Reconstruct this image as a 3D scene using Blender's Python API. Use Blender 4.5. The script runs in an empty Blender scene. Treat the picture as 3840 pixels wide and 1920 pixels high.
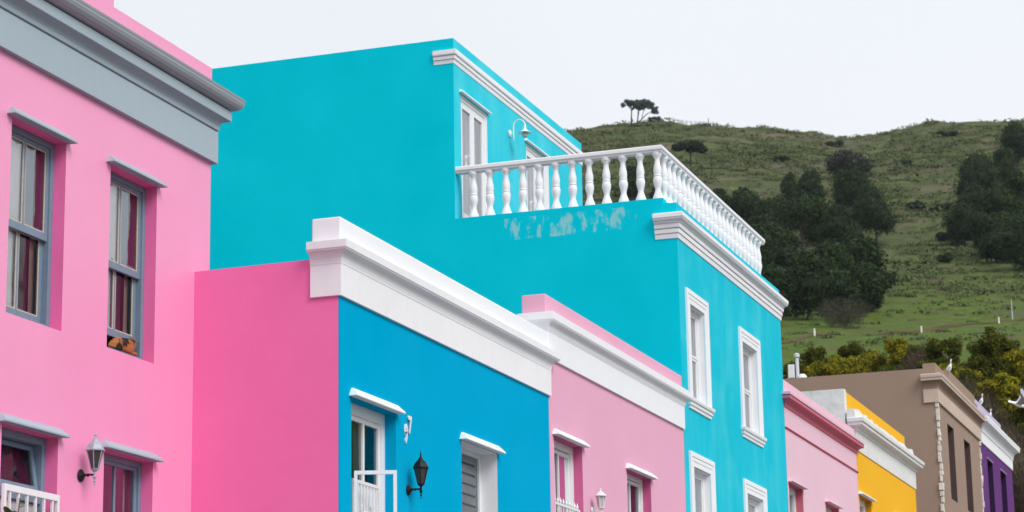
import bpy, math, random
import numpy as np
from mathutils import Matrix, Vector
R = math.radians
random.seed(7)
rng = np.random.default_rng(7)
S = bpy.context.scene

# ------------------------------------------------------------------ camera
# X runs along the street, Y into the houses, Z up; the camera stands in the street at the origin
RT = Vector((0.33155536, -0.9432969, -0.01618671))
UP = Vector((-0.20732973, -0.08958974, 0.97416018))
FW = Vector((0.92037244, 0.31963204, 0.22527745))
cam_data = bpy.data.cameras.new('camera')
cam = bpy.data.objects.new('camera', cam_data)
S.collection.objects.link(cam)
cam.matrix_world = Matrix(((RT.x, UP.x, -FW.x, 0), (RT.y, UP.y, -FW.y, 0), (RT.z, UP.z, -FW.z, 0), (0, 0, 0, 1)))
cam_data.sensor_width = 36
cam_data.lens = 82.31
cam_data.clip_start = 0.5
cam_data.clip_end = 6000
cam_data.dof.use_dof = True
cam_data.dof.focus_distance = 25
cam_data.dof.aperture_fstop = 4.8
S.camera = cam

# ------------------------------------------------------------------ overcast sky and soft sun
SUN_EL, SUN_AZ = R(42), R(242)          # azimuth of the direction towards the sun, measured from +X to +Y
W = bpy.data.worlds.new('World')
S.world = W
W.use_nodes = True
nt = W.node_tree
nt.nodes.clear()
def wn(t, **k):
    n = nt.nodes.new(t)
    for a, b in k.items(): setattr(n, a, b)
    return n
sky = wn('ShaderNodeTexSky', sky_type='NISHITA')
sky.sun_disc = False
sky.sun_elevation = SUN_EL
sky.sun_rotation = math.pi / 2 - SUN_AZ
sky.air_density = 1.0; sky.dust_density = 3.0
tc = wn('ShaderNodeTexCoord')
sep = wn('ShaderNodeSeparateXYZ')
ramp = wn('ShaderNodeValToRGB')
ramp.color_ramp.elements[0].position = 0.0
ramp.color_ramp.elements[0].color = (9.75, 9.85, 10.05, 1)
ramp.color_ramp.elements[1].position = 0.45
ramp.color_ramp.elements[1].color = (8.85, 9.2, 9.85, 1)
noi = wn('ShaderNodeTexNoise'); noi.inputs['Scale'].default_value = 2.2; noi.inputs['Detail'].default_value = 3
mr = wn('ShaderNodeMapRange'); mr.inputs['To Min'].default_value = 0.965; mr.inputs['To Max'].default_value = 1.035
mr.inputs['From Min'].default_value = 0.3; mr.inputs['From Max'].default_value = 0.7
vm = wn('ShaderNodeVectorMath', operation='SCALE')
mix = wn('ShaderNodeMix', data_type='RGBA'); mix.inputs['Factor'].default_value = 0.93
bg = wn('ShaderNodeBackground'); bg.inputs['Strength'].default_value = 0.06
out = wn('ShaderNodeOutputWorld')
L = nt.links.new
L(tc.outputs['Generated'], sep.inputs[0]); L(sep.outputs['Z'], ramp.inputs['Fac'])
L(tc.outputs['Generated'], noi.inputs['Vector']); L(noi.outputs['Fac'], mr.inputs['Value'])
L(ramp.outputs['Color'], vm.inputs[0]); L(mr.outputs['Result'], vm.inputs['Scale'])
L(sky.outputs['Color'], mix.inputs['A']); L(vm.outputs['Vector'], mix.inputs['B'])
L(mix.outputs['Result'], bg.inputs['Color']); L(bg.outputs[0], out.inputs[0])

sd = bpy.data.lights.new('sun', 'SUN')
sd.energy = 1.5; sd.angle = R(32); sd.color = (1.0, 0.97, 0.93)
sun = bpy.data.objects.new('sun', sd)
S.collection.objects.link(sun)
sdir = Vector((math.cos(SUN_EL) * math.cos(SUN_AZ), math.cos(SUN_EL) * math.sin(SUN_AZ), math.sin(SUN_EL)))
sun.rotation_euler = sdir.to_track_quat('Z', 'Y').to_euler()
sun.location = (0, 0, 60)
S.view_settings.view_transform = 'Standard'
S.view_settings.look = 'None'
S.view_settings.gamma = 1
S.view_settings.use_curve_mapping = False
S.view_settings.exposure = 0.75

# ------------------------------------------------------------------ helpers
COL = S.collection
def lin(r, g, b):
    f = lambda c: (c / 255 / 12.92) if c / 255 <= 0.04045 else ((c / 255 + 0.055) / 1.055) ** 2.4
    return (f(r), f(g), f(b))

def tag(o, label=None, cat=None, group=None, kind=None):
    if label: o['label'] = label
    if cat: o['category'] = cat
    if group: o['group'] = group
    if kind: o['kind'] = kind
    return o

def thing(name, label, cat, loc=(0, 0, 0), group=None):
    o = bpy.data.objects.new(name, None)
    COL.objects.link(o)
    o.location = loc
    return tag(o, label, cat, group)

class MB:
    """collects faces in world coordinates, links them as one mesh object"""
    def __init__(s): s.v = []; s.f = []; s.m = []; s.mi = 0
    def add(s, vs, fs):
        n = len(s.v); s.v += [tuple(p) for p in vs]
        s.f += [tuple(i + n for i in f) for f in fs]; s.m += [s.mi] * len(fs)
    def box(s, x0, x1, y0, y1, z0, z1):
        s.add([(x0, y0, z0), (x1, y0, z0), (x1, y1, z0), (x0, y1, z0), (x0, y0, z1), (x1, y0, z1), (x1, y1, z1), (x0, y1, z1)],
              [(0, 3, 2, 1), (4, 5, 6, 7), (0, 1, 5, 4), (1, 2, 6, 5), (2, 3, 7, 6), (3, 0, 4, 7)])
        return s
    def quad(s, a, b, c, d): s.add([a, b, c, d], [(0, 1, 2, 3)]); return s
    def prism_x(s, pts, x0, x1):
        """polygon in (y,z), extruded along x"""
        n = len(pts)
        s.add([(x0, y, z) for y, z in pts] + [(x1, y, z) for y, z in pts],
              [tuple(range(n)), tuple(range(2 * n - 1, n - 1, -1))] + [(i, i + n, (i + 1) % n + n, (i + 1) % n) for i in range(n)])
        return s
    def sweep(s, prof, sts, caps=True):
        """prof: (p,z) list; sts: functions p -> (x,y)"""
        n = len(prof)
        vs = []
        for st in sts:
            for p, z in prof:
                x, y = st(p); vs.append((x, y, z))
        fs = []
        for k in range(len(sts) - 1):
            for i in range(n):
                j = (i + 1) % n
                fs.append((k * n + i, k * n + j, (k + 1) * n + j, (k + 1) * n + i))
        if caps:
            fs.append(tuple(range(n - 1, -1, -1))); fs.append(tuple(range((len(sts) - 1) * n, len(sts) * n)))
        s.add(vs, fs); return s
    def lathe(s, prof, c, n=12, axis=None, rot=0.0, caps=True):
        c = Vector(c)
        if axis is None: ax, a, b = Vector((0, 0, 1)), Vector((1, 0, 0)), Vector((0, 1, 0))
        else:
            ax = Vector(axis).normalized(); a = ax.orthogonal().normalized(); b = ax.cross(a)
        vs = []
        for r, h in prof:
            for k in range(n):
                t = 2 * math.pi * k / n + rot
                vs.append(c + ax * h + a * (r * math.cos(t)) + b * (r * math.sin(t)))
        fs = []
        for i in range(len(prof) - 1):
            for k in range(n):
                fs.append((i * n + k, i * n + (k + 1) % n, (i + 1) * n + (k + 1) % n, (i + 1) * n + k))
        if caps:
            fs.append(tuple(range(n - 1, -1, -1))); fs.append(tuple((len(prof) - 1) * n + k for k in range(n)))
        s.add(vs, fs); return s
    def tube(s, pts, rs, n=6):
        pts = [Vector(p) for p in pts]
        if not hasattr(rs, '__len__'): rs = [rs] * len(pts)
        vs = []
        prev = None
        for i, p in enumerate(pts):
            d = (pts[min(i + 1, len(pts) - 1)] - pts[max(i - 1, 0)]).normalized()
            a = d.orthogonal().normalized() if prev is None else (prev - d * prev.dot(d)).normalized()
            prev = a; b = d.cross(a)
            for k in range(n):
                t = 2 * math.pi * k / n
                vs.append(p + (a * math.cos(t) + b * math.sin(t)) * rs[i])
        fs = []
        for i in range(len(pts) - 1):
            for k in range(n):
                fs.append((i * n + k, i * n + (k + 1) % n, (i + 1) * n + (k + 1) % n, (i + 1) * n + k))
        fs.append(tuple(range(n - 1, -1, -1))); fs.append(tuple((len(pts) - 1) * n + k for k in range(n)))
        s.add(vs, fs); return s
    def ring(s, x0, x1, z0, z1, y0, y1, w, wt=None, wb=None):
        wt = w if wt is None else wt; wb = w if wb is None else wb
        s.box(x0, x0 + w, y0, y1, z0, z1); s.box(x1 - w, x1, y0, y1, z0, z1)
        s.box(x0 + w, x1 - w, y0, y1, z1 - wt, z1); s.box(x0 + w, x1 - w, y0, y1, z0, z0 + wb); return s
    def build(s, name, mats, parent=None, smooth=False, bevel=0, sharp=35):
        me = bpy.data.meshes.new(name)
        me.from_pydata(s.v, [], s.f)
        if not isinstance(mats, (list, tuple)): mats = [mats]
        for m in mats: me.materials.append(m)
        if len(mats) > 1: me.polygons.foreach_set('material_index', s.m)
        me.update()
        import bmesh
        b = bmesh.new(); b.from_mesh(me); bmesh.ops.recalc_face_normals(b, faces=b.faces)
        b.to_mesh(me); b.free()
        if smooth:
            me.polygons.foreach_set('use_smooth', [True] * len(me.polygons))
            me.set_sharp_from_angle(angle=R(sharp))
        o = bpy.data.objects.new(name, me)
        COL.objects.link(o)
        if parent is not None:
            o.parent = parent
            o.matrix_parent_inverse = world_of(parent).inverted()
        if bevel:
            md = o.modifiers.new('bevel', 'BEVEL'); md.width = bevel; md.segments = 2; md.limit_method = 'ANGLE'; md.angle_limit = R(40)
            md.harden_normals = False
        return o

def world_of(o):
    m = Matrix.LocRotScale(o.location, o.rotation_euler, o.scale)
    return (world_of(o.parent) @ o.matrix_parent_inverse @ m) if o.parent else m

def part(name, mats, parent, fn, **k):
    m = MB(); fn(m); return m.build(name, mats, parent, **k)

def copy_tree(o, parent=None):
    c = o.copy(); COL.objects.link(c)
    c.parent = parent
    for ch in list(o.children): copy_tree(ch, c)
    return c

# ------------------------------------------------------------------ materials
def new_mat(name):
    m = bpy.data.materials.new(name); m.use_nodes = True
    t = m.node_tree; t.nodes.clear()
    return m, t
def plaster(name, rgb, rough=0.75, spec=0.12, var=0.05, streak=None, samt=0.0, bump=0.10, grime=0.0, grime_col=(0.25, 0.2, 0.17), chips=None, lump=1.0):
    """painted render: slow tone drift, vertical weather streaks, trowel waves and sand grain"""
    m, t = new_mat(name)
    N = lambda ty, **k: (lambda n: ([setattr(n, a, b) for a, b in k.items()], n)[1])(t.nodes.new(ty))
    co = N('ShaderNodeTexCoord')
    def noise(scale, detail=3, vec=(1, 1, 1), rough=0.5):
        mp = N('ShaderNodeMapping'); mp.inputs['Scale'].default_value = vec
        n = N('ShaderNodeTexNoise'); n.inputs['Scale'].default_value = scale; n.inputs['Detail'].default_value = detail; n.inputs['Roughness'].default_value = rough
        t.links.new(co.outputs['Object'], mp.inputs['Vector']); t.links.new(mp.outputs[0], n.inputs['Vector']); return n.outputs['Fac']
    def mrange(s, a, b, c, d):
        n = N('ShaderNodeMapRange'); n.inputs[1].default_value = a; n.inputs[2].default_value = b; n.inputs[3].default_value = c; n.inputs[4].default_value = d
        t.links.new(s, n.inputs[0]); return n.outputs[0]
    def cmix(fac, a, b, mode='MIX'):
        n = N('ShaderNodeMix', data_type='RGBA', blend_type=mode)
        if isinstance(fac, float): n.inputs['Factor'].default_value = fac
        else: t.links.new(fac, n.inputs['Factor'])
        for k, v in (('A', a), ('B', b)):
            if isinstance(v, tuple): n.inputs[k].default_value = (*v, 1)
            else: t.links.new(v, n.inputs[k])
        return n.outputs['Result']
    var = var * .7
    lo = tuple(c * (1 - var) for c in rgb); hi = tuple(min(0.95, c * (1 + var) + 0.004) for c in rgb)
    c = cmix(mrange(noise(0.9, 4), 0.3, 0.7, 0, 1), lo, hi)
    c = cmix(mrange(noise(9, 5, rough=0.7), 0.35, 0.7, 0, 0.35), c, tuple(x * (1 - 1.5 * var) for x in rgb))
    if streak:
        f = mrange(noise(1.1, 4, (1.8, 1.8, 0.45), 0.6), 0.45, 0.78, 0, samt * .8)
        c = cmix(f, c, streak)
        f = mrange(noise(0.8, 5, (1, 1, 1), 0.65), 0.5, 0.75, 0, samt * 0.8)
        c = cmix(f, c, streak)
    if grime:
        f = mrange(noise(4.5, 5, (2.2, 2.2, 0.5), 0.65), 0.5, 0.72, 0, grime)
        c = cmix(f, c, grime_col)
        f = mrange(noise(0.7, 3), 0.5, 0.7, 0, grime * 0.35)
        c = cmix(f, c, grime_col)
    if chips:      # (y0, y1, z0, z1, colour): flaked paint band on a wall
        y0, y1, z0, z1, cc = chips
        se = N('ShaderNodeSeparateXYZ'); t.links.new(co.outputs['Object'], se.inputs[0])
        def band(sock, a, b, e):
            p = mrange(sock, a, a + e, 0, 1); q = mrange(sock, b - e, b, 1, 0)
            mm = N('ShaderNodeMath', operation='MULTIPLY'); t.links.new(p, mm.inputs[0]); t.links.new(q, mm.inputs[1]); return mm.outputs[0]
        by = band(se.outputs['Y'], y0, y1, 0.35); bz = band(se.outputs['Z'], z0, z1, 0.09)
        mm = N('ShaderNodeMath', operation='MULTIPLY'); t.links.new(by, mm.inputs[0]); t.links.new(bz, mm.inputs[1])
        nn = mrange(noise(6.0, 5, (1, 1.3, 0.55), 0.68), 0.0, 1.0, 0, 1)
        m2 = N('ShaderNodeMath', operation='MULTIPLY'); t.links.new(mm.outputs[0], m2.inputs[0]); t.links.new(nn, m2.inputs[1])
        c = cmix(mrange(m2.outputs[0], 0.52, 0.60, 0, 0.65), c, cc)
    b = N('ShaderNodeBsdfPrincipled')
    if isinstance(c, tuple): b.inputs['Base Color'].default_value = (*c, 1)
    else: t.links.new(c, b.inputs['Base Color'])
    b.inputs['Roughness'].default_value = rough
    b.inputs['Specular IOR Level'].default_value = spec
    if bump:
        h1 = noise(140, 2); h2 = noise(2.3, 3, (1, 1, 1.3)); h3 = noise(14, 4, (1, 1, 1), 0.6)
        a1 = N('ShaderNodeMath', operation='MULTIPLY'); a1.inputs[1].default_value = 0.12; t.links.new(h1, a1.inputs[0])
        a2 = N('ShaderNodeMath', operation='MULTIPLY_ADD'); a2.inputs[1].default_value = 3.0 * lump; t.links.new(h2, a2.inputs[0]); t.links.new(a1.outputs[0], a2.inputs[2])
        a3 = N('ShaderNodeMath', operation='MULTIPLY_ADD'); a3.inputs[1].default_value = 0.35 * lump; t.links.new(h3, a3.inputs[0]); t.links.new(a2.outputs[0], a3.inputs[2])
        bp = N('ShaderNodeBump'); bp.inputs['Strength'].default_value = bump; bp.inputs['Distance'].default_value = 0.02
        t.links.new(a3.outputs[0], bp.inputs['Height']); t.links.new(bp.outputs[0], b.inputs['Normal'])
    o = N('ShaderNodeOutputMaterial'); t.links.new(b.outputs[0], o.inputs[0])
    return m

def simple(name, rgb, rough=0.5, spec=0.5, metal=0.0, var=0.12, scale=8.0, bump=0.0):
    m, t = new_mat(name)
    b = t.nodes.new('ShaderNodeBsdfPrincipled'); o = t.nodes.new('ShaderNodeOutputMaterial')
    co = t.nodes.new('ShaderNodeTexCoord'); n = t.nodes.new('ShaderNodeTexNoise'); n.inputs['Scale'].default_value = scale; n.inputs['Detail'].default_value = 4
    mx = t.nodes.new('ShaderNodeMix'); mx.data_type = 'RGBA'
    mx.inputs['A'].default_value = (*[c * (1 - var) for c in rgb], 1); mx.inputs['B'].default_value = (*[min(0.95, c * (1 + var)) for c in rgb], 1)
    t.links.new(co.outputs['Object'], n.inputs['Vector']); t.links.new(n.outputs['Fac'], mx.inputs['Factor'])
    t.links.new(mx.outputs['Result'], b.inputs['Base Color'])
    b.inputs['Roughness'].default_value = rough; b.inputs['Specular IOR Level'].default_value = spec; b.inputs['Metallic'].default_value = metal
    if bump:
        bp = t.nodes.new('ShaderNodeBump'); bp.inputs['Strength'].default_value = bump; bp.inputs['Distance'].default_value = 0.01
        t.links.new(n.outputs['Fac'], bp.inputs['Height']); t.links.new(bp.outputs[0], b.inputs['Normal'])
    t.links.new(b.outputs[0], o.inputs[0]); return m

def glass_mat(name, tint=(1, 1, 1), refl=0.06, wav=0.02):
    m, t = new_mat(name)
    tr = t.nodes.new('ShaderNodeBsdfTransparent'); tr.inputs[0].default_value = (*tint, 1)
    gl = t.nodes.new('ShaderNodeBsdfGlossy'); gl.inputs['Roughness'].default_value = 0.03
    gl.inputs['Color'].default_value = (0.95, 0.97, 1, 1)
    fr = t.nodes.new('ShaderNodeFresnel'); fr.inputs['IOR'].default_value = 1.5
    ad = t.nodes.new('ShaderNodeMath'); ad.operation = 'ADD'; ad.inputs[1].default_value = refl
    co = t.nodes.new('ShaderNodeTexCoord'); n = t.nodes.new('ShaderNodeTexNoise'); n.inputs['Scale'].default_value = 1.7
    bp = t.nodes.new('ShaderNodeBump'); bp.inputs['Strength'].default_value = 0.6; bp.inputs['Distance'].default_value = wav
    mx = t.nodes.new('ShaderNodeMixShader'); o = t.nodes.new('ShaderNodeOutputMaterial')
    t.links.new(co.outputs['Object'], n.inputs['Vector']); t.links.new(n.outputs['Fac'], bp.inputs['Height']); t.links.new(bp.outputs[0], gl.inputs['Normal'])
    t.links.new(fr.outputs[0], ad.inputs[0]); t.links.new(ad.outputs[0], mx.inputs[0]); t.links.new(tr.outputs[0], mx.inputs[1]); t.links.new(gl.outputs[0], mx.inputs[2])
    t.links.new(mx.outputs[0], o.inputs[0]); return m

def tone_mat(name, stops, rough=0.85, spec=0.15, trans=0.0):
    """colour picked by the per-vertex attribute 'tone' (each leaf its own)"""
    m, t = new_mat(name)
    a = t.nodes.new('ShaderNodeAttribute'); a.attribute_name = 'tone'
    r = t.nodes.new('ShaderNodeValToRGB'); cr = r.color_ramp
    while len(cr.elements) < len(stops): cr.elements.new(0.5)
    for e, (p, c) in zip(cr.elements, stops): e.position = p; e.color = (*c, 1)
    b = t.nodes.new('ShaderNodeBsdfPrincipled'); b.inputs['Roughness'].default_value = rough; b.inputs['Specular IOR Level'].default_value = spec
    o = t.nodes.new('ShaderNodeOutputMaterial')
    t.links.new(a.outputs['Fac'], r.inputs[0]); t.links.new(r.outputs[0], b.inputs['Base Color'])
    if trans:
        tl = t.nodes.new('ShaderNodeBsdfTranslucent'); mx = t.nodes.new('ShaderNodeMixShader'); mx.inputs[0].default_value = trans
        t.links.new(r.outputs[0], tl.inputs[0]); t.links.new(b.outputs[0], mx.inputs[1]); t.links.new(tl.outputs[0], mx.inputs[2]); t.links.new(mx.outputs[0], o.inputs[0])
    else: t.links.new(b.outputs[0], o.inputs[0])
    return m

M = {}
M['pink'] = plaster('light_pink_paint', (0.87, 0.30, 0.53), rough=.42, spec=1.0, var=0.03, streak=(0.88, 0.345, 0.57), samt=0.3)
M['pink_deep'] = plaster('deep_and_shaded_pink', (0.87, 0.175, 0.43), var=0.04, streak=(0.87, 0.22, 0.48), samt=0.25)  # deep pink side wall; on reveals, shade and pink bounce put into the colour
M['blue'] = plaster('bright_blue_paint', (0.0, 0.355, 0.61), spec=0.0, var=0.03, streak=(0.0, 0.40, 0.68), samt=0.15)
M['dusty_pink'] = plaster('dusty_pink_paint', (0.75, 0.39, 0.53), var=0.03, streak=(0.77, 0.43, 0.57), samt=0.25)
M['teal'] = plaster('turquoise_paint', (0.0, 0.555, 0.69), spec=0.0, var=0.055, streak=(0.01, 0.61, 0.78), samt=0.15,
                    chips=(8.85, 11.6, 8.02, 8.52, (0.36, 0.62, 0.64)))
M['teal_front'] = plaster('turquoise_front_paint', (0.0, 0.51, 0.66), spec=0.10, var=0.04, streak=(0.10, 0.64, 0.76), samt=0.6)
M['teal_upper'] = plaster('faded_turquoise_paint', (0.02, 0.56, 0.70), spec=0.12, var=0.04, streak=(0.14, 0.68, 0.80), samt=0.6)
M['rose'] = plaster('pale_rose_paint', (0.77, 0.51, 0.61), var=0.03, streak=(0.79, 0.55, 0.64), samt=0.2)
M['rose_deep'] = plaster('rose_trim_and_shade', (0.58, 0.15, 0.21), var=0.05)  # deeper rose trim; cornice and reveal shade also put into this colour
M['yellow'] = plaster('egg_yellow_paint', (0.86, 0.45, 0.02), spec=0.08, var=0.03, streak=(0.86, 0.50, 0.06), samt=0.2)
M['taupe'] = plaster('taupe_paint', (0.32, 0.23, 0.18), var=0.04, streak=(0.35, 0.27, 0.22), samt=0.25)
M['beige'] = plaster('beige_trim_paint', (0.56, 0.45, 0.38), var=0.04, grime=0.12)
M['purple'] = plaster('deep_purple_paint', (0.125, 0.035, 0.18), var=0.05, streak=(0.13, 0.06, 0.19), samt=0.2)
M['lilac'] = plaster('lilac_paint', (0.52, 0.47, 0.64), var=0.05, grime=0.2)
M['white'] = plaster('white_masonry_paint', (0.82, 0.83, 0.86), var=0.015, bump=0.08, grime=0.05, grime_col=(0.48, 0.46, 0.47), lump=0.6)
M['white_worn'] = plaster('worn_white_paint', (0.82, 0.82, 0.85), var=0.03, bump=0.12, grime=0.08, grime_col=(0.42, 0.36, 0.36), lump=0.8)
M['white_old'] = plaster('old_limewash', (0.74, 0.745, 0.74), var=0.03, bump=0.35, grime=0.28, grime_col=(0.36, 0.35, 0.32), lump=1.6)
M['grey'] = plaster('blue_grey_trim_paint', (0.36, 0.44, 0.50), var=0.03, bump=0.12, rough=0.5, grime=0.06, lump=0.3)
M['gutter'] = simple('grey_gutter_enamel', (0.30, 0.33, 0.37), rough=0.35, var=0.08, scale=3)
M['greywood'] = simple('blue_grey_window_paint', (0.17, 0.24, 0.32), rough=0.45, var=0.15, scale=14, bump=0.15)
M['whitewood'] = simple('white_gloss_joinery', (0.78, 0.79, 0.81), rough=0.35, var=0.03, scale=10)
M['putty'] = simple('old_cream_putty', (0.55, 0.47, 0.38), rough=0.7, var=0.25, scale=30)
M['glass'] = glass_mat('window_glass', refl=0.01)
M['glass_wavy_extra_sky'] = glass_mat('wavy_glass_extra_sky', refl=0.12, wav=.04)  # upper panes: extra sky reflection added, otherwise like the lower glass
M['glass_light'] = glass_mat('balcony_door_glass', refl=0.22)
_cm, _ct = new_mat('inner_face_of_glass'); _a = _ct.nodes.new('ShaderNodeBsdfTransparent'); _b = _ct.nodes.new('ShaderNodeOutputMaterial'); _ct.links.new(_a.outputs[0], _b.inputs[0]); M['clear'] = _cm
M['dark'] = simple('dim_room', (0.03, 0.025, 0.03), rough=0.9, var=0.3)
M['net'] = simple('net_curtain', (0.86, 0.87, 0.90), rough=0.9, var=0.12, scale=6)
M['bluegrey'] = simple('blue_grey_pane_reflection', (0.30, 0.38, 0.46), rough=.9, var=.1)  # sky reflection of the upper panes put in as a coloured sheet
M['maroon'] = simple('maroon_curtain', (0.045, 0.018, 0.020), rough=0.85, var=0.3, scale=12)
M['brownc'] = simple('brown_lining_curtain', (0.10, 0.068, 0.055), rough=0.85, var=0.3, scale=12)
M['tan'] = simple('tan_curtain_edge', (0.42, 0.34, 0.25), rough=.9)
M['blind'] = simple('grey_blind', (0.30, 0.34, 0.37), rough=0.6, var=0.1)
M['greynet'] = simple('grey_net_curtain', (0.40, 0.44, 0.48), rough=.9, var=.1)
M['sage'] = simple('sage_curtain', (0.42, 0.50, 0.50), rough=0.9, var=0.15, scale=5)
M['black'] = simple('black_cast_metal', (0.010, 0.010, 0.012), rough=0.5, spec=0.25, var=0.3)
M['greymetal'] = simple('grey_painted_cast_metal', (0.33, 0.38, 0.44), rough=0.4, var=0.2, scale=40)
M['whitemetal'] = simple('white_painted_metal', (0.78, 0.78, 0.80), rough=0.35, var=0.05, scale=20)
M['smoked'] = simple('smoked_lamp_glass', (0.05, 0.042, 0.04), rough=0.15, spec=0.6, var=0.3, scale=15)
M['milky'] = simple('clear_ribbed_lamp_glass', (0.5, 0.47, 0.45), rough=0.2, spec=0.6, var=0.2, scale=20)
M['roof'] = simple('bitumen_roof', (0.12, 0.12, 0.12), rough=0.9, var=0.2)
M['asphalt'] = simple('asphalt', (0.05, 0.05, 0.052), rough=0.9, var=0.25, scale=60, bump=0.3)
M['paving'] = simple('concrete_paving', (0.28, 0.27, 0.26), rough=0.9, var=0.15, scale=5, bump=0.2)
M['stoep'] = simple('cement_stoep', (0.35, 0.30, 0.29), rough=0.8, var=0.12, scale=6)
M['line'] = simple('road_paint', (0.7, 0.7, 0.66), rough=0.7, var=0.15, scale=10)
M['stone'] = simple('pale_quoin_stone', (0.68, 0.63, 0.58), rough=0.9, var=0.25, scale=7, bump=0.4)
M['bark'] = simple('pine_bark', (0.05, 0.042, 0.036), rough=0.95, spec=.1, var=0.3, scale=3)
M['twig'] = simple('bare_twigs', (0.12, 0.095, 0.075), rough=0.95, spec=.1, var=0.3, scale=1)
M['gullwhite'] = simple('white_feathers', (0.82, 0.82, 0.82), rough=0.8, var=0.04)
M['gullgrey'] = simple('grey_feathers', (0.35, 0.36, 0.39), rough=0.8, var=0.1)
M['gulldark'] = simple('dark_wingtip_feathers', (0.03, 0.03, 0.035), rough=0.8)
M['beak'] = simple('red_beak', (0.35, 0.05, 0.03), rough=0.5)
M['aluminium'] = simple('weathered_aluminium', (0.62, 0.65, 0.70), rough=0.35, metal=0.2, var=0.15)

# ------------------------------------------------------------------ ground and hill
A = 0.3342545521955913
CU, SU = math.cos(A), math.sin(A)
def uv2xy(U, V): return U * CU + V * SU, U * SU - V * CU
PU = [80, 100, 130, 170, 230, 300, 400, 500, 620, 750]
PE = [.040, .100, .148, .172, .190, .2005, .225, .248, .272, .290]
RW = [-.3, .024, .07, .093, .129, .146, .164, .188, .212, .228, .35]
RE = [.280, .289, .291, .289, .285, .283, .285, .289, .290, .290, .292]
def street_z(X): return -1.6 + 0.068 * np.clip(X, -60, 110)
def hill_z(U, V):
    U = np.asarray(U, float); V = np.asarray(V, float)
    Uc = np.clip(U, 80, 750)
    w = V / np.maximum(U, 60)
    s = np.clip((Uc - 400) / 350, 0, 1)
    e = np.interp(Uc, PU, PE) + (np.interp(w, RW, RE) - .29) * s
    z = Uc * e
    z = np.where(U > 750, z - 0.22 * (U - 750) * np.clip((U - 750) / 120, 0, 1), z)
    near = street_z(U * CU + V * SU) - 0.25
    b = np.clip((U - 78) / 14, 0, 1)
    b = b * b * (3 - 2 * b)
    z = near * (1 - b) + z * b
    amp = np.clip((U - 150) / 200, 0, 1)
    z = z + amp * (0.9 * np.sin(U * .071 + 1.7 * np.sin(V * .05)) * np.sin(V * .083 + .6) + 0.45 * np.sin(U * .19 + V * .13) * np.sin(V * .23 - U * .05))
    return z
def ground_at(U, V): return float(hill_z(U, V))

us = np.concatenate([np.arange(-300, 60, 20), np.arange(60, 200, 3.0), np.arange(200, 800, 4.0), np.array([815, 840, 880, 930, 1000, 1200, 1600, 2200, 3500])])
vs = np.concatenate([np.array([-3000, -1500, -700, -400, -260]), np.arange(-200, 260, 4.0), np.array([280, 340, 450, 700, 1500, 3000])])
UU, VV = np.meshgrid(us, vs, indexing='ij')
ZZ = hill_z(UU, VV)
ZZ = np.where(UU > 1300, np.minimum(ZZ, 20.0), ZZ)
XX, YY = UU * CU + VV * SU, UU * SU - VV * CU
verts = np.stack([XX, YY, ZZ], -1).reshape(-1, 3)
nu, nv = len(us), len(vs)
I = (np.arange(nu - 1)[:, None] * nv + np.arange(nv - 1)[None, :]).ravel()
faces = np.stack([I, I + 1, I + nv + 1, I + nv], -1)

def fast_mesh(name, verts, faces, attr=None):
    me = bpy.data.meshes.new(name)
    k = faces.shape[1]
    me.vertices.add(len(verts)); me.vertices.foreach_set('co', np.ascontiguousarray(verts, np.float32).ravel())
    me.loops.add(faces.size); me.loops.foreach_set('vertex_index', np.ascontiguousarray(faces, np.int32).ravel())
    me.polygons.add(len(faces)); me.polygons.foreach_set('loop_start', np.arange(0, faces.size, k, dtype=np.int32))
    me.polygons.foreach_set('loop_total', np.full(len(faces), k, np.int32))
    for n, a in (attr or {}).items():
        at = me.attributes.new(n, 'FLOAT', 'POINT'); at.data.foreach_set('value', np.ascontiguousarray(a, np.float32))
    me.update(calc_edges=True)
    return me

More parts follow.
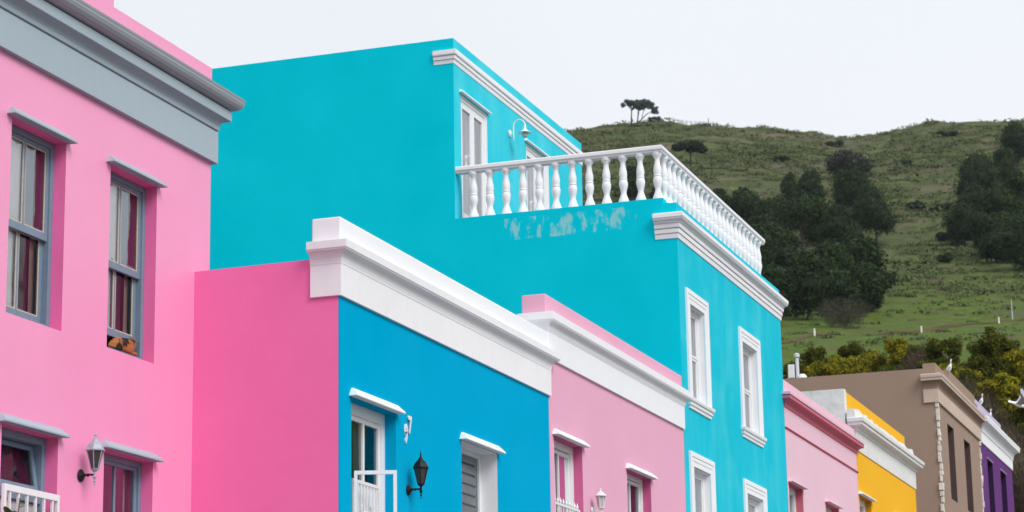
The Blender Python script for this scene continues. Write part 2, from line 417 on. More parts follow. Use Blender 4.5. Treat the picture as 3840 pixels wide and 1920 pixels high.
def hill_mat():
    m, t = new_mat('hillside_scrub_and_grass')
    co = t.nodes.new('ShaderNodeTexCoord')
    def noise(s, d=4, sc=(1, 1, 1), r=0.55):
        mp = t.nodes.new('ShaderNodeMapping'); mp.inputs['Scale'].default_value = sc
        n = t.nodes.new('ShaderNodeTexNoise'); n.inputs['Scale'].default_value = s; n.inputs['Detail'].default_value = d; n.inputs['Roughness'].default_value = r
        t.links.new(co.outputs['Object'], mp.inputs[0]); t.links.new(mp.outputs[0], n.inputs['Vector']); return n.outputs['Fac']
    def mra(s, a, b, c=0, d=1):
        n = t.nodes.new('ShaderNodeMapRange'); n.inputs[1].default_value = a; n.inputs[2].default_value = b; n.inputs[3].default_value = c; n.inputs[4].default_value = d
        t.links.new(s, n.inputs[0]); return n.outputs[0]
    def mx(f, a, b):
        n = t.nodes.new('ShaderNodeMix'); n.data_type = 'RGBA'; t.links.new(f, n.inputs['Factor'])
        for k, v in (('A', a), ('B', b)):
            if isinstance(v, tuple): n.inputs[k].default_value = (*v, 1)
            else: t.links.new(v, n.inputs[k])
        return n.outputs['Result']
    def mul(a, b):
        n = t.nodes.new('ShaderNodeMath'); n.operation = 'MULTIPLY'; t.links.new(a, n.inputs[0]); t.links.new(b, n.inputs[1]); return n.outputs[0]
    at = t.nodes.new('ShaderNodeAttribute'); at.attribute_name = 'low'
    ad = t.nodes.new('ShaderNodeAttribute'); ad.attribute_name = 'dry'
    c = mx(mra(noise(0.035), 0.38, 0.62), (0.064, 0.084, 0.026), (0.094, 0.116, 0.038))
    c = mx(mra(noise(0.28, 5, (1, 1, 2)), 0.42, 0.6), c, (0.050, 0.066, 0.024))
    c = mx(mra(noise(0.06, 5, (1, 1, 2.5)), 0.50, 0.66, 0, 0.9), c, (0.155, 0.125, 0.085))
    c = mx(mra(noise(0.11, 3, (1.3, .8, 2)), 0.62, 0.72, 0, 0.8), c, (0.14, 0.17, 0.035))
    g = mx(mra(noise(0.5, 5), 0.35, 0.65), (0.065, 0.105, 0.014), (0.105, 0.16, 0.022))
    g = mx(mra(noise(0.16, 4), 0.52, 0.66, 0, 0.8), g, (0.10, 0.105, 0.04))
    g = mx(mra(noise(0.09, 4, (1, 1, 3)), 0.60, 0.68, 0, 0.8), g, (0.115, 0.075, 0.075))
    c = mx(mra(noise(0.022, 5, (1, 1, 3)), 0.53, 0.64, 0, 0.6), c, (0.115, 0.095, 0.075))
    c = mx(at.outputs['Fac'], c, g)
    c = mx(mul(ad.outputs['Fac'], mra(noise(0.4, 4), 0.3, 0.6)), c, (0.10, 0.075, 0.055))
    c = mx(mra(noise(2.2, 3), 0.3, 0.75, 0, 0.5), c, (0.04, 0.05, 0.02))
    b = t.nodes.new('ShaderNodeBsdfPrincipled'); b.inputs['Roughness'].default_value = 0.95; b.inputs['Specular IOR Level'].default_value = 0.1
    t.links.new(c, b.inputs['Base Color'])
    bp = t.nodes.new('ShaderNodeBump'); bp.inputs['Strength'].default_value = 0.8; bp.inputs['Distance'].default_value = 0.6
    t.links.new(noise(0.9, 5), bp.inputs['Height']); t.links.new(bp.outputs[0], b.inputs['Normal'])
    o = t.nodes.new('ShaderNodeOutputMaterial'); t.links.new(b.outputs[0], o.inputs[0]); return m
lowf = np.clip((430 - UU) / 110, 0, 1) * np.clip((UU - 60) / 40, 0, 1)
dryf = np.clip((150 - UU) / 20, 0, 1) * np.clip((UU - 85) / 10, 0, 1)
me = fast_mesh('hillside', verts, faces, {'low': lowf.ravel(), 'dry': dryf.ravel()})
me.polygons.foreach_set('use_smooth', [True] * len(me.polygons))
me.materials.append(hill_mat())
hill = bpy.data.objects.new('hillside', me); COL.objects.link(hill); tag(hill, kind='structure')

# street, kerb, pavement, stoep (below the frame, but they carry the row and bounce light)
def slope_sheet(name, mat, y0, y1, dz, x0=-60, x1=80, thick=0.0):
    m = MB(); xs = list(range(x0, x1 + 1, 10)) + ([x1] if (x1 - x0) % 10 else [])
    for a, b in zip(xs[:-1], xs[1:]):
        za, zb = float(street_z(a)) + dz, float(street_z(b)) + dz
        if thick:
            m.add([(a, y0, za - thick), (b, y0, zb - thick), (b, y1, zb - thick), (a, y1, za - thick), (a, y0, za), (b, y0, zb), (b, y1, zb), (a, y1, za)],
                  [(0, 1, 5, 4), (4, 5, 6, 7), (2, 3, 7, 6)])
        else: m.quad((a, y0, za), (b, y0, zb), (b, y1, zb), (a, y1, za))
    return tag(m.build(name, mat), kind='structure')
slope_sheet('road', M['asphalt'], -3.2, 5.6, 0.0)
slope_sheet('road_marking', M['line'], 1.15, 1.25, 0.004)
slope_sheet('kerb', M['paving'], 5.6, 5.75, 0.13, thick=0.3)
slope_sheet('pavement', M['paving'], 5.75, 8.3, 0.134, thick=0.3)
slope_sheet('opposite_pavement', M['paving'], -6.0, -3.2, 0.13, thick=0.3)

# ------------------------------------------------------------------ house kit
def facade(parent, x0, x1, z0, z1, y, holes, mat, reveal=None, th=0.25, name='front_wall'):
    """front wall with real openings; holes: (x0,x1,z0,z1[,reveal material index])"""
    m = MB()
    xs = sorted({x0, x1, *[h[0] for h in holes], *[h[1] for h in holes]})
    zs = sorted({z0, z1, *[h[2] for h in holes], *[h[3] for h in holes]})
    def inside(a, b):
        return any(h[0] <= a and b[0] <= h[1] and h[2] <= b[1] and b[2] <= h[3] for h in holes)
    for i in range(len(xs) - 1):
        for j in range(len(zs) - 1):
            cx, cz = (xs[i] + xs[i + 1]) / 2, (zs[j] + zs[j + 1]) / 2
            if any(h[0] < cx < h[1] and h[2] < cz < h[3] for h in holes): continue
            m.quad((xs[i], y, zs[j]), (xs[i + 1], y, zs[j]), (xs[i + 1], y, zs[j + 1]), (xs[i], y, zs[j + 1]))
            m.quad((xs[i], y + th, zs[j]), (xs[i], y + th, zs[j + 1]), (xs[i + 1], y + th, zs[j + 1]), (xs[i + 1], y + th, zs[j]))
    m.quad((x0, y, z1), (x1, y, z1), (x1, y + th, z1), (x0, y + th, z1))
    m.quad((x0, y, z0), (x0, y + th, z0), (x1, y + th, z0), (x1, y, z0))
    m.quad((x0, y, z0), (x0, y, z1), (x0, y + th, z1), (x0, y + th, z0))
    m.quad((x1, y, z0), (x1, y + th, z0), (x1, y + th, z1), (x1, y, z1))
    for h in holes:
        a, b, c, d = h[:4]; m.mi = h[4] if len(h) > 4 else (1 if reveal else 0)
        m.quad((a, y, c), (a, y + th, c), (a, y + th, d), (a, y, d)); m.quad((b, y, c), (b, y, d), (b, y + th, d), (b, y + th, c))
        m.quad((a, y, d), (a, y + th, d), (b, y + th, d), (b, y, d)); m.quad((a, y, c), (b, y, c), (b, y + th, c), (a, y + th, c))
    mats = [mat] + (list(reveal) if isinstance(reveal, (list, tuple)) else [reveal] if reveal else [])
    me = bpy.data.meshes.new(name); me.from_pydata(m.v, [], m.f)
    for q in mats: me.materials.append(q)
    me.polygons.foreach_set('material_index', m.m); me.update()
    o = bpy.data.objects.new(name, me); COL.objects.link(o)
    o.parent = parent; o.matrix_parent_inverse = world_of(parent).inverted()
    return o

def shell(parent, x0, x1, y, yb, z0, zr, side_mat, mat, left=True, th=0.25, ztop_left=None):
    """side walls, rear wall and flat roof behind the front wall (which is th thick)"""
    if left: part('side_wall', side_mat, parent, lambda m: m.box(x0, x0 + th, y + th, yb, z0, ztop_left or zr))
    part('side_wall', mat, parent, lambda m: m.box(x1 - th, x1, y + th, yb, z0, zr))
    part('rear_wall', mat, parent, lambda m: m.box(x0 + th, x1 - th, yb - th, yb, z0, zr))
    part('roof', M['roof'], parent, lambda m: m.box(x0 + th, x1 - th, y + th, yb - th, zr - 0.35, zr - 0.2))

def hood(parent, x0, x1, z, y, mat, p=0.07, h=0.07, tip=0.05):
    """sloping drip ledge over an opening, its ends cut back to a point"""
    def f(m):
        a, b = x0 - tip, x1 + tip
        m.add([(x0, y + .004, z + h), (x1, y + .004, z + h), (a, y + .004, z + .004), (b, y + .004, z + .004),
               (x0, y - p * .25, z + h), (x1, y - p * .25, z + h), (a, y - p, z + 0.018), (b, y - p, z + 0.018), (a, y - p, z), (b, y - p, z)],
              [(0, 1, 5, 4), (4, 5, 7, 6), (6, 7, 9, 8), (8, 9, 3, 2), (0, 4, 6, 8, 2), (1, 3, 9, 7, 5), (0, 2, 3, 1)])
    return part('window_hood', mat, parent, f, bevel=0.004)

def curtain(parent, mat, x0, x1, z0, z1, y, amp=0.012, k=55, ph=0.0, name='curtain', lean=0.0):
    m = MB(); n = max(8, int((x1 - x0) * 60))
    vs = []
    for j in (0, 1, 2, 3):
        z = z1 + (z0 - z1) * j / 3
        for i in range(n + 1):
            x = x0 + (x1 - x0) * i / n
            vs.append((x + lean * j / 3, y + amp * math.sin(k * x + ph + 0.5 * math.sin(3 * z)) * (0.5 + j * 0.25), z))
    m.add(vs, [(j * (n + 1) + i, j * (n + 1) + i + 1, (j + 1) * (n + 1) + i + 1, (j + 1) * (n + 1) + i) for j in range(3) for i in range(n)])
    return m.build(name, mat, parent, smooth=True, sharp=180)

def room(parent, x0, x1, z0, z1, y, d=0.9, side=0.12):
    def f(m):
        a, b = x0 - side, x1 + side; y2 = y + d; c, e = z0 - 0.05, z1 + 0.05
        m.quad((a, y, c), (a, y2, c), (a, y2, e), (a, y, e)); m.quad((b, y, c), (b, y2, c), (b, y2, e), (b, y, e))
        m.quad((a, y2, c), (b, y2, c), (b, y2, e), (a, y2, e)); m.quad((a, y, e), (b, y, e), (b, y2, e), (a, y2, e)); m.quad((a, y, c), (b, y, c), (b, y2, c), (a, y2, c))
    return part('interior', M['dark'], parent, f)

def pane(parent, x0, x1, z0, z1, y, mat=None):
    def f(m):
        m.quad((x0, y, z0), (x1, y, z0), (x1, y, z1), (x0, y, z1))
        m.mi = 1
        m.add([(x0, y, z0), (x1, y, z0), (x1, y + .004, z0), (x0, y + .004, z0), (x0, y, z1), (x1, y, z1), (x1, y + .004, z1), (x0, y + .004, z1)],
              [(0, 3, 2, 1), (4, 5, 6, 7), (1, 2, 6, 5), (2, 3, 7, 6), (3, 0, 4, 7)])
    return part('pane', [mat or M['glass'], M['clear']], parent, f)

def sash_window(house, x0, x1, z0, z1, y, wood, split=0.5, mull=True, fw=0.055, raised=0.0, putty=None, glass=None):
    """box frame in the reveal; upper sash in front, lower sash behind"""
    w = part('window', wood, house, lambda m: m.ring(x0, x1, z0, z1, y, y + 0.10, fw), bevel=0.003)
    zm = z0 + (z1 - z0) * split
    a, b = x0 + fw, x1 - fw
    s = 0.045
    for (c, d, yy, gm) in ((zm - 0.03, z1 - fw, y + 0.018, glass or M['glass_wavy_extra_sky']), (z0 + fw + raised, zm + 0.02 + raised * 0.5, y + 0.058, glass or M['glass'])):
        def f(m, c=c, d=d, yy=yy):
            m.ring(a, b, c, d, yy, yy + 0.036, s, s * 0.8, s * 1.5)
            if mull: m.box((a + b) / 2 - 0.014, (a + b) / 2 + 0.014, yy + 0.004, yy + 0.032, c + s * 1.5, d - s * 0.8)
        part('sash', wood, w, f, bevel=0.003)
        xs = [(a + s, (a + b) / 2 - 0.014), ((a + b) / 2 + 0.014, b - s)] if mull else [(a + s, b - s)]
        for (p, q) in xs:
            pane(w, p, q, c + s * 1.5, d - s * 0.8, yy + 0.016, gm)
            if putty:
                part('putty_bead', putty, w, lambda m, p=p, q=q, c=c, d=d, yy=yy: m.ring(p, q, c + s * 1.5, d - s * 0.8, yy + 0.007, yy + 0.015, 0.011))
    return w

def cornice(parent, prof, x0, x1, y, mat, lret=0.3, rret=0.1, name='cornice', bev=0):
    m = MB()
    m.sweep(prof, [lambda p: (x0 - p, y + lret), lambda p: (x0 - p, y - p), lambda p: (x1 + p, y - p), lambda p: (x1 + p, y + rret)])
    return m.build(name, mat, parent, bevel=bev)

def cove(p0, z0, p1, z1, n=6):
    """quarter round hollow from (p0,z0) rising to (p1,z1)"""
    return [(p0 + (p1 - p0) * (1 - math.cos(t)), z0 + (z1 - z0) * math.sin(t)) for t in [math.pi / 2 * i / n for i in range(n + 1)]]

# ================================================================== 1 left light pink house
Y1 = 10.12
ZF = 0.75
hp = thing('terraced_house', 'light pink two storey house with blue grey cornice and gutter, at the left edge', 'house', (16, Y1, -0.6), 'painted terraced houses')
LW = [(16.43, 17.33, 3.955, 5.63), (18.12, 19.01, 3.955, 5.64), (16.43, 17.33, ZF, 3.035), (18.12, 19.03, 1.35, 3.045)]
LWx = LW + [(14.74, 15.64, 3.955, 5.63), (14.74, 15.64, 1.35, 3.04)]
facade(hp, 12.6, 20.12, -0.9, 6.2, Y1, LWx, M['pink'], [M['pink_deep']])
shell(hp, 12.6, 20.12, Y1, 18, -0.9, 6.2, M['pink'], M['pink'])
part('upper_wall', M['pink'], hp, lambda m: m.box(12.6, 20.12, Y1 + .002, Y1 + .25, 6.2, 6.98))
part('parapet', M['pink'], hp, lambda m: m.box(18.11, 20.12, Y1 + .002, Y1 + .28, 6.98, 7.135))
part('raised_parapet', M['pink'], hp, lambda m: m.box(12.6, 18.11, Y1 + .002, Y1 + .30, 6.98, 7.62))
cornice(hp, [(-.1, 6.152), (.052, 6.152), (.052, 6.475), (.030, 6.480), (.030, 6.488), (.060, 6.492), (.062, 6.535)] + cove(.064, 6.54, .148, 6.60, 4) +
        [(.150, 6.605), (.152, 6.70), (-.1, 6.705)], 12.6, 20.12, Y1, M['grey'], lret=0.1, rret=0.2, bev=0.004)
gp = [(.06, 6.711), (.150, 6.713)] + [(.150 + .095 * math.sin(t), 6.713 + .095 * (1 - math.cos(t))) for t in [R(20), R(40), R(60), R(80), R(90)]]
gp += [(.25, 6.82), (.253, 6.838), (.24, 6.842), (.232, 6.828), (.225, 6.80), (.06, 6.79)]
cornice(hp, gp, 12.6, 20.12, Y1, M['gutter'], lret=0.05, rret=0.05, name='gutter')
part('roof_flashing', M['gutter'], hp, lambda m: m.box(12.6, 20.12, Y1 - .05, Y1, 6.80, 6.862))
for i, (a, b, c, d) in enumerate(LWx):
    hood(hp, a - .03, b + .0, d, Y1, M['grey'], p=0.085, h=0.075, tip=0.055)
    room(hp, a, b, c, d, Y1 + .25)
for i in (0, 1, 4):
    a, b, c, d = LWx[i]
    rs = 0.13 if i == 1 else 0.0
    w = sash_window(hp, a, b, c, d, Y1 + .115, M['greywood'], split=0.49, raised=rs, putty=M['putty'])
    yc = Y1 + .235
    mid = (a + b) / 2
    zz = c + (d - c) * 0.5
    curtain(w, M['net'], a + .06, mid + .015, zz + .03, d - .06, Y1 + .172, 0.003, 70, i)
    curtain(w, M['bluegrey'], mid + .02, mid + .21, zz + .03, d - .06, Y1 + .172, 0.003, 40, i)  # reflected sky drawn as a blue grey sheet behind the pane
    curtain(w, M['brownc'], mid + .245, b - .07, zz, d - .06, yc + .012, 0.010, 60, 1)
    curtain(w, M['net'], a + .06, mid + .02, c + .06 + rs, zz, Y1 + .216, 0.004, 70, i + 2, lean=0.03)
    curtain(w, M['maroon'], mid + .06, b - .20, c + .06 + rs, zz, yc + .015, 0.010, 50, 2)
    curtain(w, M['tan'], b - .15, b - .07, c + .06 + rs, zz, yc + .01, 0.006, 50, 2)
    curtain(w, M['net'], mid + .02, mid + .055, c + .06 + rs, zz, yc + .008, 0.004, 50, 2)
# ground floor right window with dark red curtains
a, b, c, d = LWx[3]
w = sash_window(hp, a, b, c, d, Y1 + .115, M['greywood'], split=0.49, putty=None)
curtain(w, M['brownc'], a + .04, a + .36, c + .06, d - .06, Y1 + .235, 0.012, 60, 0)
curtain(w, M['maroon'], a + .38, b - .12, c + .06, d - .06, Y1 + .25, 0.012, 45, 0)
curtain(w, M['net'], b - .115, b - .07, c + .06, d - .06, Y1 + .245, 0.008, 60, 0)
a, b, c, d = LWx[5]
sash_window(hp, a, b, c, d, Y1 + .115, M['greywood'])
# front door with tilting fanlight
a, b, c, d = LWx[2]
dr = part('front_door', M['greywood'], hp, lambda m: (m.ring(a, b, c, d, Y1 + .115, Y1 + .215, .065), m.box(a + .065, b - .065, Y1 + .118, Y1 + .212, 2.47, 2.54)), bevel=0.003)
def fan(m):
    x0, x1, z0, z1 = a + .07, b - .07, 2.545, 2.965
    ln = 0.07
    def bx(xa, xb, za, zb):
        f = lambda z: Y1 + .13 + ln * (z - z0) / (z1 - z0)
        m.add([(xa, f(za), za), (xb, f(za), za), (xb, f(za) + .035, za), (xa, f(za) + .035, za), (xa, f(zb), zb), (xb, f(zb), zb), (xb, f(zb) + .035, zb), (xa, f(zb) + .035, zb)],
              [(0, 3, 2, 1), (4, 5, 6, 7), (0, 1, 5, 4), (1, 2, 6, 5), (2, 3, 7, 6), (3, 0, 4, 7)])
    bx(x0, x0 + .05, z0, z1); bx(x1 - .05, x1, z0, z1); bx(x0 + .05, x1 - .05, z0, z0 + .07); bx(x0 + .05, x1 - .05, z1 - .045, z1)
part('fanlight', M['greywood'], dr, fan, bevel=0.003)
part('pane', M['glass'], dr, lambda m: m.add([(a + .12, Y1 + .155, 2.615), (b - .12, Y1 + .155, 2.615), (b - .12, Y1 + .213, 2.92), (a + .12, Y1 + .213, 2.92)], [(0, 1, 2, 3)]))
curtain(dr, M['maroon'], a + .26, b - .2, 2.55, 2.96, Y1 + .30, 0.02, 40)
curtain(dr, M['net'], a + .05, a + .25, 2.55, 2.96, Y1 + .30, 0.02, 40)
def dpanel(m):
    m.box(a + .07, b - .07, Y1 + .15, Y1 + .19, c + .02, 2.465)
    for zz0, zz1 in ((1.55, 2.38), (.9, 1.45)):
        for xa in (a + .15, a + .49): m.ring(xa, xa + .27, zz0, zz1, Y1 + .138, Y1 + .15, .03)
part('door_leaf', simple('pale_grey_door_paint', (0.45, 0.45, 0.47), var=0.2, scale=9), dr, dpanel, bevel=0.003)
part('handle', M['black'], dr, lambda m: m.tube([(a + .74, Y1 + .14, 1.72), (a + .74, Y1 + .10, 1.72), (a + .64, Y1 + .10, 1.72)], .009))

# stoep in front of the left house and of the row
tag(part('stoep', M['stoep'], None, lambda m: (m.box(12.6, 19.8, 9.1, Y1, -0.9, ZF), m.box(14, 15.2, 8.75, 9.1, -.9, ZF - .3))), kind='structure')

# white gate in front of the left door
def bars_gate(name, label, x0, x1, y, z0, z1, n, mat, r=0.008, post=0.028, mid=None, group=None):
    t = thing(name, label, 'gate', ((x0 + x1) / 2, y, z0), group)
    part('frame', mat, t, lambda m: m.ring(x0, x1, z0, z1, y - post / 2, y + post / 2, post, post * 1.7, post), bevel=0.003)
    for i in range(n):
        x = x0 + post + (x1 - x0 - 2 * post) * (i + .5) / n
        part('bar', mat, t, lambda m: m.box(x - r, x + r, y - r, y + r, z0 + post, z1 - post * 1.7))
    part('latch', mat, t, lambda m: m.box(x1 - .09, x1 - post, y - .03, y - .016, z0 + .55 * (z1 - z0), z0 + .55 * (z1 - z0) + .06))
    return t
bars_gate('security_gate', 'white barred metal gate across the doorway of the light pink house', 16.40, 17.27, 10.07, ZF + .02, 2.535, 6, M['whitemetal'], r=0.010, post=0.032)

# ------------------------------------------------------------------ wall lanterns
def lantern(name, label, X, Y, zarm, p, cage, roof, plate, glassm, group):
    """six sided carriage lantern standing on a short arm"""
    t = thing(name, label, 'wall lamp', (X, Y, zarm), group)
    part('wall_plate', plate, t, lambda m: (m.lathe([(.0, 0), (.052, .004), (.056, .012), (.040, .024), (.022, .034), (.018, .045)], (X, Y, zarm), 16, axis=(0, -1, 0))), smooth=True)
    y = Y - p
    part('arm', plate, t, lambda m: (m.tube([(X, Y - .03, zarm), (X, Y - p * .55, zarm + .004), (X, y + .012, zarm)], [.010, .008, .010], 8),
                                     m.lathe([(.0, -.012), (.014, -.008), (.014, .008), (0, .012)], (X, Y - p * .55, zarm), 8, axis=(0, -1, 0))), smooth=True)
    part('stem', cage, t, lambda m: m.lathe([(.001, -.102), (.006, -.085), (.004, -.07), (.013, -.058), (.005, -.045), (.010, -.035), (.018, -.02), (.010, -.008), (.013, .008), (.010, .02), (.022, .034), (.034, .045), (.036, .052)], (X, y, zarm), 12), smooth=True)
    zb, zt = zarm + .052, zarm + .205
    rb, rt_ = .036, .074
    def cg(m):
        for k in range(6):
            t0 = math.pi / 3 * k + .3
            c0, s0 = math.cos(t0), math.sin(t0)
            m.tube([(X + rb * c0, y + rb * s0, zb), (X + rt_ * c0, y + rt_ * s0, zt)], .0045, 5)
    part('cage', cage, t, cg)
    for k in range(6):
        t0, t1 = math.pi / 3 * k + .3, math.pi / 3 * (k + 1) + .3
        P = lambda r, t_, z: (X + r * math.cos(t_), y + r * math.sin(t_), z)
        part('pane', glassm, t, lambda m: m.quad(P(rb - .002, t0, zb), P(rb - .002, t1, zb), P(rt_ - .002, t1, zt), P(rt_ - .002, t0, zt)))
    part('roof', roof, t, lambda m: m.lathe([(.074, -.004), (.089, 0), (.089, .008), (.080, .020), (.070, .045), (.055, .066), (.036, .080), (.026, .098), (.016, .108)], (X, y, zt), 6, rot=.3), bevel=0.002)
    part('finial', roof, t, lambda m: m.lathe([(.016, .108), (.012, .118), (.005, .126), (.013, .136), (.006, .146), (.004, .165), (.001, .185)], (X, y, zt), 10), smooth=True)
    return t
lantern('wall_lantern', 'black six sided lantern on the blue house beside the number', 21.50, 8.6, 2.986, .14, M['black'], M['black'], M['black'], M['smoked'], 'carriage lanterns on the fronts')
lantern('wall_lantern', 'grey lantern with smoked glass and black arm on the light pink house', 17.71, Y1, 2.759, .142, M['greymetal'], M['greymetal'], M['black'], M['smoked'], 'carriage lanterns on the fronts')

def white_lantern():
    X, Y, za = 27.59, 8.6, 3.46
    y = Y - .125
    t = thing('wall_lantern', 'small white lantern with flared hood on the dusty pink house', 'wall lamp', (X, Y, za), 'carriage lanterns on the fronts')
    part('wall_plate', M['whitemetal'], t, lambda m: m.lathe([(.0, 0), (.040, .004), (.042, .014), (.02, .03)], (X, Y, za - .02), 14, axis=(0, -1, 0)), smooth=True)
    part('arm', M['whitemetal'], t, lambda m: m.tube([(X, Y - .02, za - .02), (X, Y - .04, za + .05), (X, Y - .05, za - .05), (X, Y - .09, za - .08), (X, y, za - .03)], [.011, .012, .010, .009, .010], 8), smooth=True)
    zb = za
    part('stem', M['whitemetal'], t, lambda m: m.lathe([(.004, -.09), (.012, -.06), (.008, -.03), (.03, -.012), (.045, 0), (.045, .008)], (X, y, zb), 12), smooth=True)
    def cg(m):
        for k in range(6):
            t0 = math.pi / 3 * k
            m.tube([(X + .04 * math.cos(t0), y + .04 * math.sin(t0), zb), (X + .058 * math.cos(t0), y + .058 * math.sin(t0), zb + .15)], .005, 5)
    part('cage', M['whitemetal'], t, cg)
    part('glass', M['milky'], t, lambda m: m.lathe([(.036, .004), (.053, .148)], (X, y, zb), 6))
    part('roof', M['whitemetal'], t, lambda m: m.lathe([(.060, .142), (.079, .146), (.079, .153), (.055, .172), (.030, .195), (.012, .212), (.008, .222), (.011, .232), (.001, .25)], (X, y, zb), 12), smooth=True)
white_lantern()

# ================================================================== 2 blue house, number 97
Y0 = 8.6
hb = thing('terraced_house', 'bright blue house number 97 with white cornice and deep pink side wall', 'house', (22.9, Y0, -0.2), 'painted terraced houses')
BX0, BX1 = 19.80, 26.0
BH = [(20.08, 21.19, 1.3, 3.70, 1), (23.03, 24.15, 1.6, 3.69, 2)]
facade(hb, BX0 + .002, BX1, -0.5, 5.14, Y0, BH, M['blue'], [M['blue'], M['white']])
part('side_wall', M['pink_deep'], hb, lambda m: m.prism_x([(Y0 + .012, -.6), (16, -.6), (16, 4.94), (Y0 + .012, 5.0)], BX0 - .002, BX0 + .25))
shell(hb, BX0, BX1, Y0, 16, -0.5, 4.9, M['pink_deep'], M['blue'], left=False)
cornice(hb, [(-.1, 4.622), (.028, 4.622), (.030, 4.926), (.034, 4.930), (.036, 4.955)] + cove(.038, 4.960, .104, 5.045, 7) +
        [(.112, 5.050), (.113, 5.060), (.122, 5.064), (.124, 5.140), (-.1, 5.15)], BX0, BX1, Y0, M['white_worn'], lret=0.29, rret=0.1, bev=0.003)
part('parapet', M['white'], hb, lambda m: m.box(BX0 - .012, BX1, Y0 - .014, Y0 + .28, 5.1455, 5.388), bevel=0.012)
for h in BH:
    hood(hb, h[0] - .0, h[1] - .0, h[3] + .003, Y0, M['white'], p=0.085, h=0.085, tip=0.055)
    room(hb, h[0], h[1], h[2], h[3], Y0 + .25)
# door: white frame, two tall glass lights above panels
a, b, c, d = BH[0][:4]
dr = part('front_door', M['whitewood'], hb, lambda m: m.ring(a, b, c, d, Y0 + .115, Y0 + .215, .075, .11), bevel=0.004)
def leaf(m):
    m.ring(a + .075, b - .075, 2.93, d - .11, Y0 + .135, Y0 + .18, .055, .05, .05)
    m.box((a + b) / 2 - .018 + .06, (a + b) / 2 + .018 + .06, Y0 + .132, Y0 + .183, 2.98, d - .16)
    m.box(a + .075, b - .075, Y0 + .14, Y0 + .178, c + .02, 2.93)
part('door_leaf', M['whitewood'], dr, leaf, bevel=0.003)
pane(dr, a + .13, (a + b) / 2 + .042, 2.98, d - .16, Y0 + .155); pane(dr, (a + b) / 2 + .078, b - .13, 2.98, d - .16, Y0 + .155)
curtain(dr, simple('olive_net', (0.10, 0.11, 0.07), var=0.2), a + .10, (a + b) / 2 + .04, 2.9, 3.33, Y0 + .27, 0.008, 60)
curtain(dr, M['net'], a + .10, (a + b) / 2 + .04, 3.335, 3.36, Y0 + .262, 0.003, 60, name='pelmet')
part('blind', simple('slate_blue_blind', (0.04, 0.09, 0.13)), dr, lambda m: m.box((a + b) / 2 + .08, b - .13, Y0 + .262, Y0 + .268, 2.9, d - .12))
# window with slatted blind
a, b, c, d = BH[1][:4]
w = part('window', M['whitewood'], hb, lambda m: m.ring(a, b, c, d, Y0 + .19, Y0 + .245, .05), bevel=0.004)
pane(w, a + .05, b - .05, c + .05, d - .05, Y0 + .215, glass_mat('blind_window_glass', refl=0.0))
for k in range(18):
    z = d - .08 - k * .112
    part('blind_slat', M['blind'], w, lambda m: m.add([(a + .052, Y0 + .224, z - .046), (b - .052, Y0 + .224, z - .046), (b - .052, Y0 + .243, z + .046), (a + .052, Y0 + .243, z + .046)], [(0, 1, 2, 3)]))

def digit(ch, x, z, h, parent, mat):
    cu = bpy.data.curves.new('digit', 'FONT'); cu.body = ch; cu.size = h / 0.73; cu.extrude = 0.006; cu.offset = 0.009; cu.bevel_depth = 0.001
    tmp = bpy.data.objects.new('digit', cu); COL.objects.link(tmp)
    bpy.context.view_layer.update()
    me = bpy.data.meshes.new_from_object(tmp.evaluated_get(bpy.context.evaluated_depsgraph_get()))
    bpy.data.objects.remove(tmp)
    me.transform(Matrix.Rotation(R(90), 4, 'X')); me.transform(Matrix.Diagonal((0.68, 1, 1, 1)))
    me.transform(Matrix.Translation((x, Y0 - .012, z)))
    me.materials.clear(); me.materials.append(mat); me.name = 'digit'
    o = bpy.data.objects.new('digit', me); COL.objects.link(o); o.parent = parent; o.matrix_parent_inverse = world_of(parent).inverted()
    return o
digit('9', 21.385, 3.452, .185, hb, M['whitemetal'])['label'] = 'white number 9'
digit('7', 21.490, 3.560, .170, hb, M['whitemetal'])['label'] = 'white number 7'

# gates at number 97: a swung-open outer leaf and a closed ornate inner leaf
def swung_gate():
    hx, hy, ex, ey, zt, z0 = 20.09, 8.575, 20.225, 8.20, 3.0, 1.35
    t = thing('security_gate', 'white outer metal gate swung open at the door of the blue house', 'gate', (hx, hy, z0))
    d = Vector((ex - hx, ey - hy, 0)); Ln = d.length; d.normalize(); nrm = Vector((-d.y, d.x, 0))
    def bar(m, s0, s1, za, zb, w=.014):
        P = lambda s_, q, z: (hx + d.x * s_ + nrm.x * q, hy + d.y * s_ + nrm.y * q, z)
        m.add([P(s0, -w, za), P(s1, -w, za), P(s1, w, za), P(s0, w, za), P(s0, -w, zb), P(s1, -w, zb), P(s1, w, zb), P(s0, w, zb)],
              [(0, 3, 2, 1), (4, 5, 6, 7), (0, 1, 5, 4), (1, 2, 6, 5), (2, 3, 7, 6), (3, 0, 4, 7)])
    part('frame', M['whitemetal'], t, lambda m: (bar(m, 0, .03, z0, zt), bar(m, Ln - .032, Ln, z0, zt), bar(m, .03, Ln - .032, zt - .035, zt), bar(m, .03, Ln - .032, z0, z0 + .03)))
swung_gate()
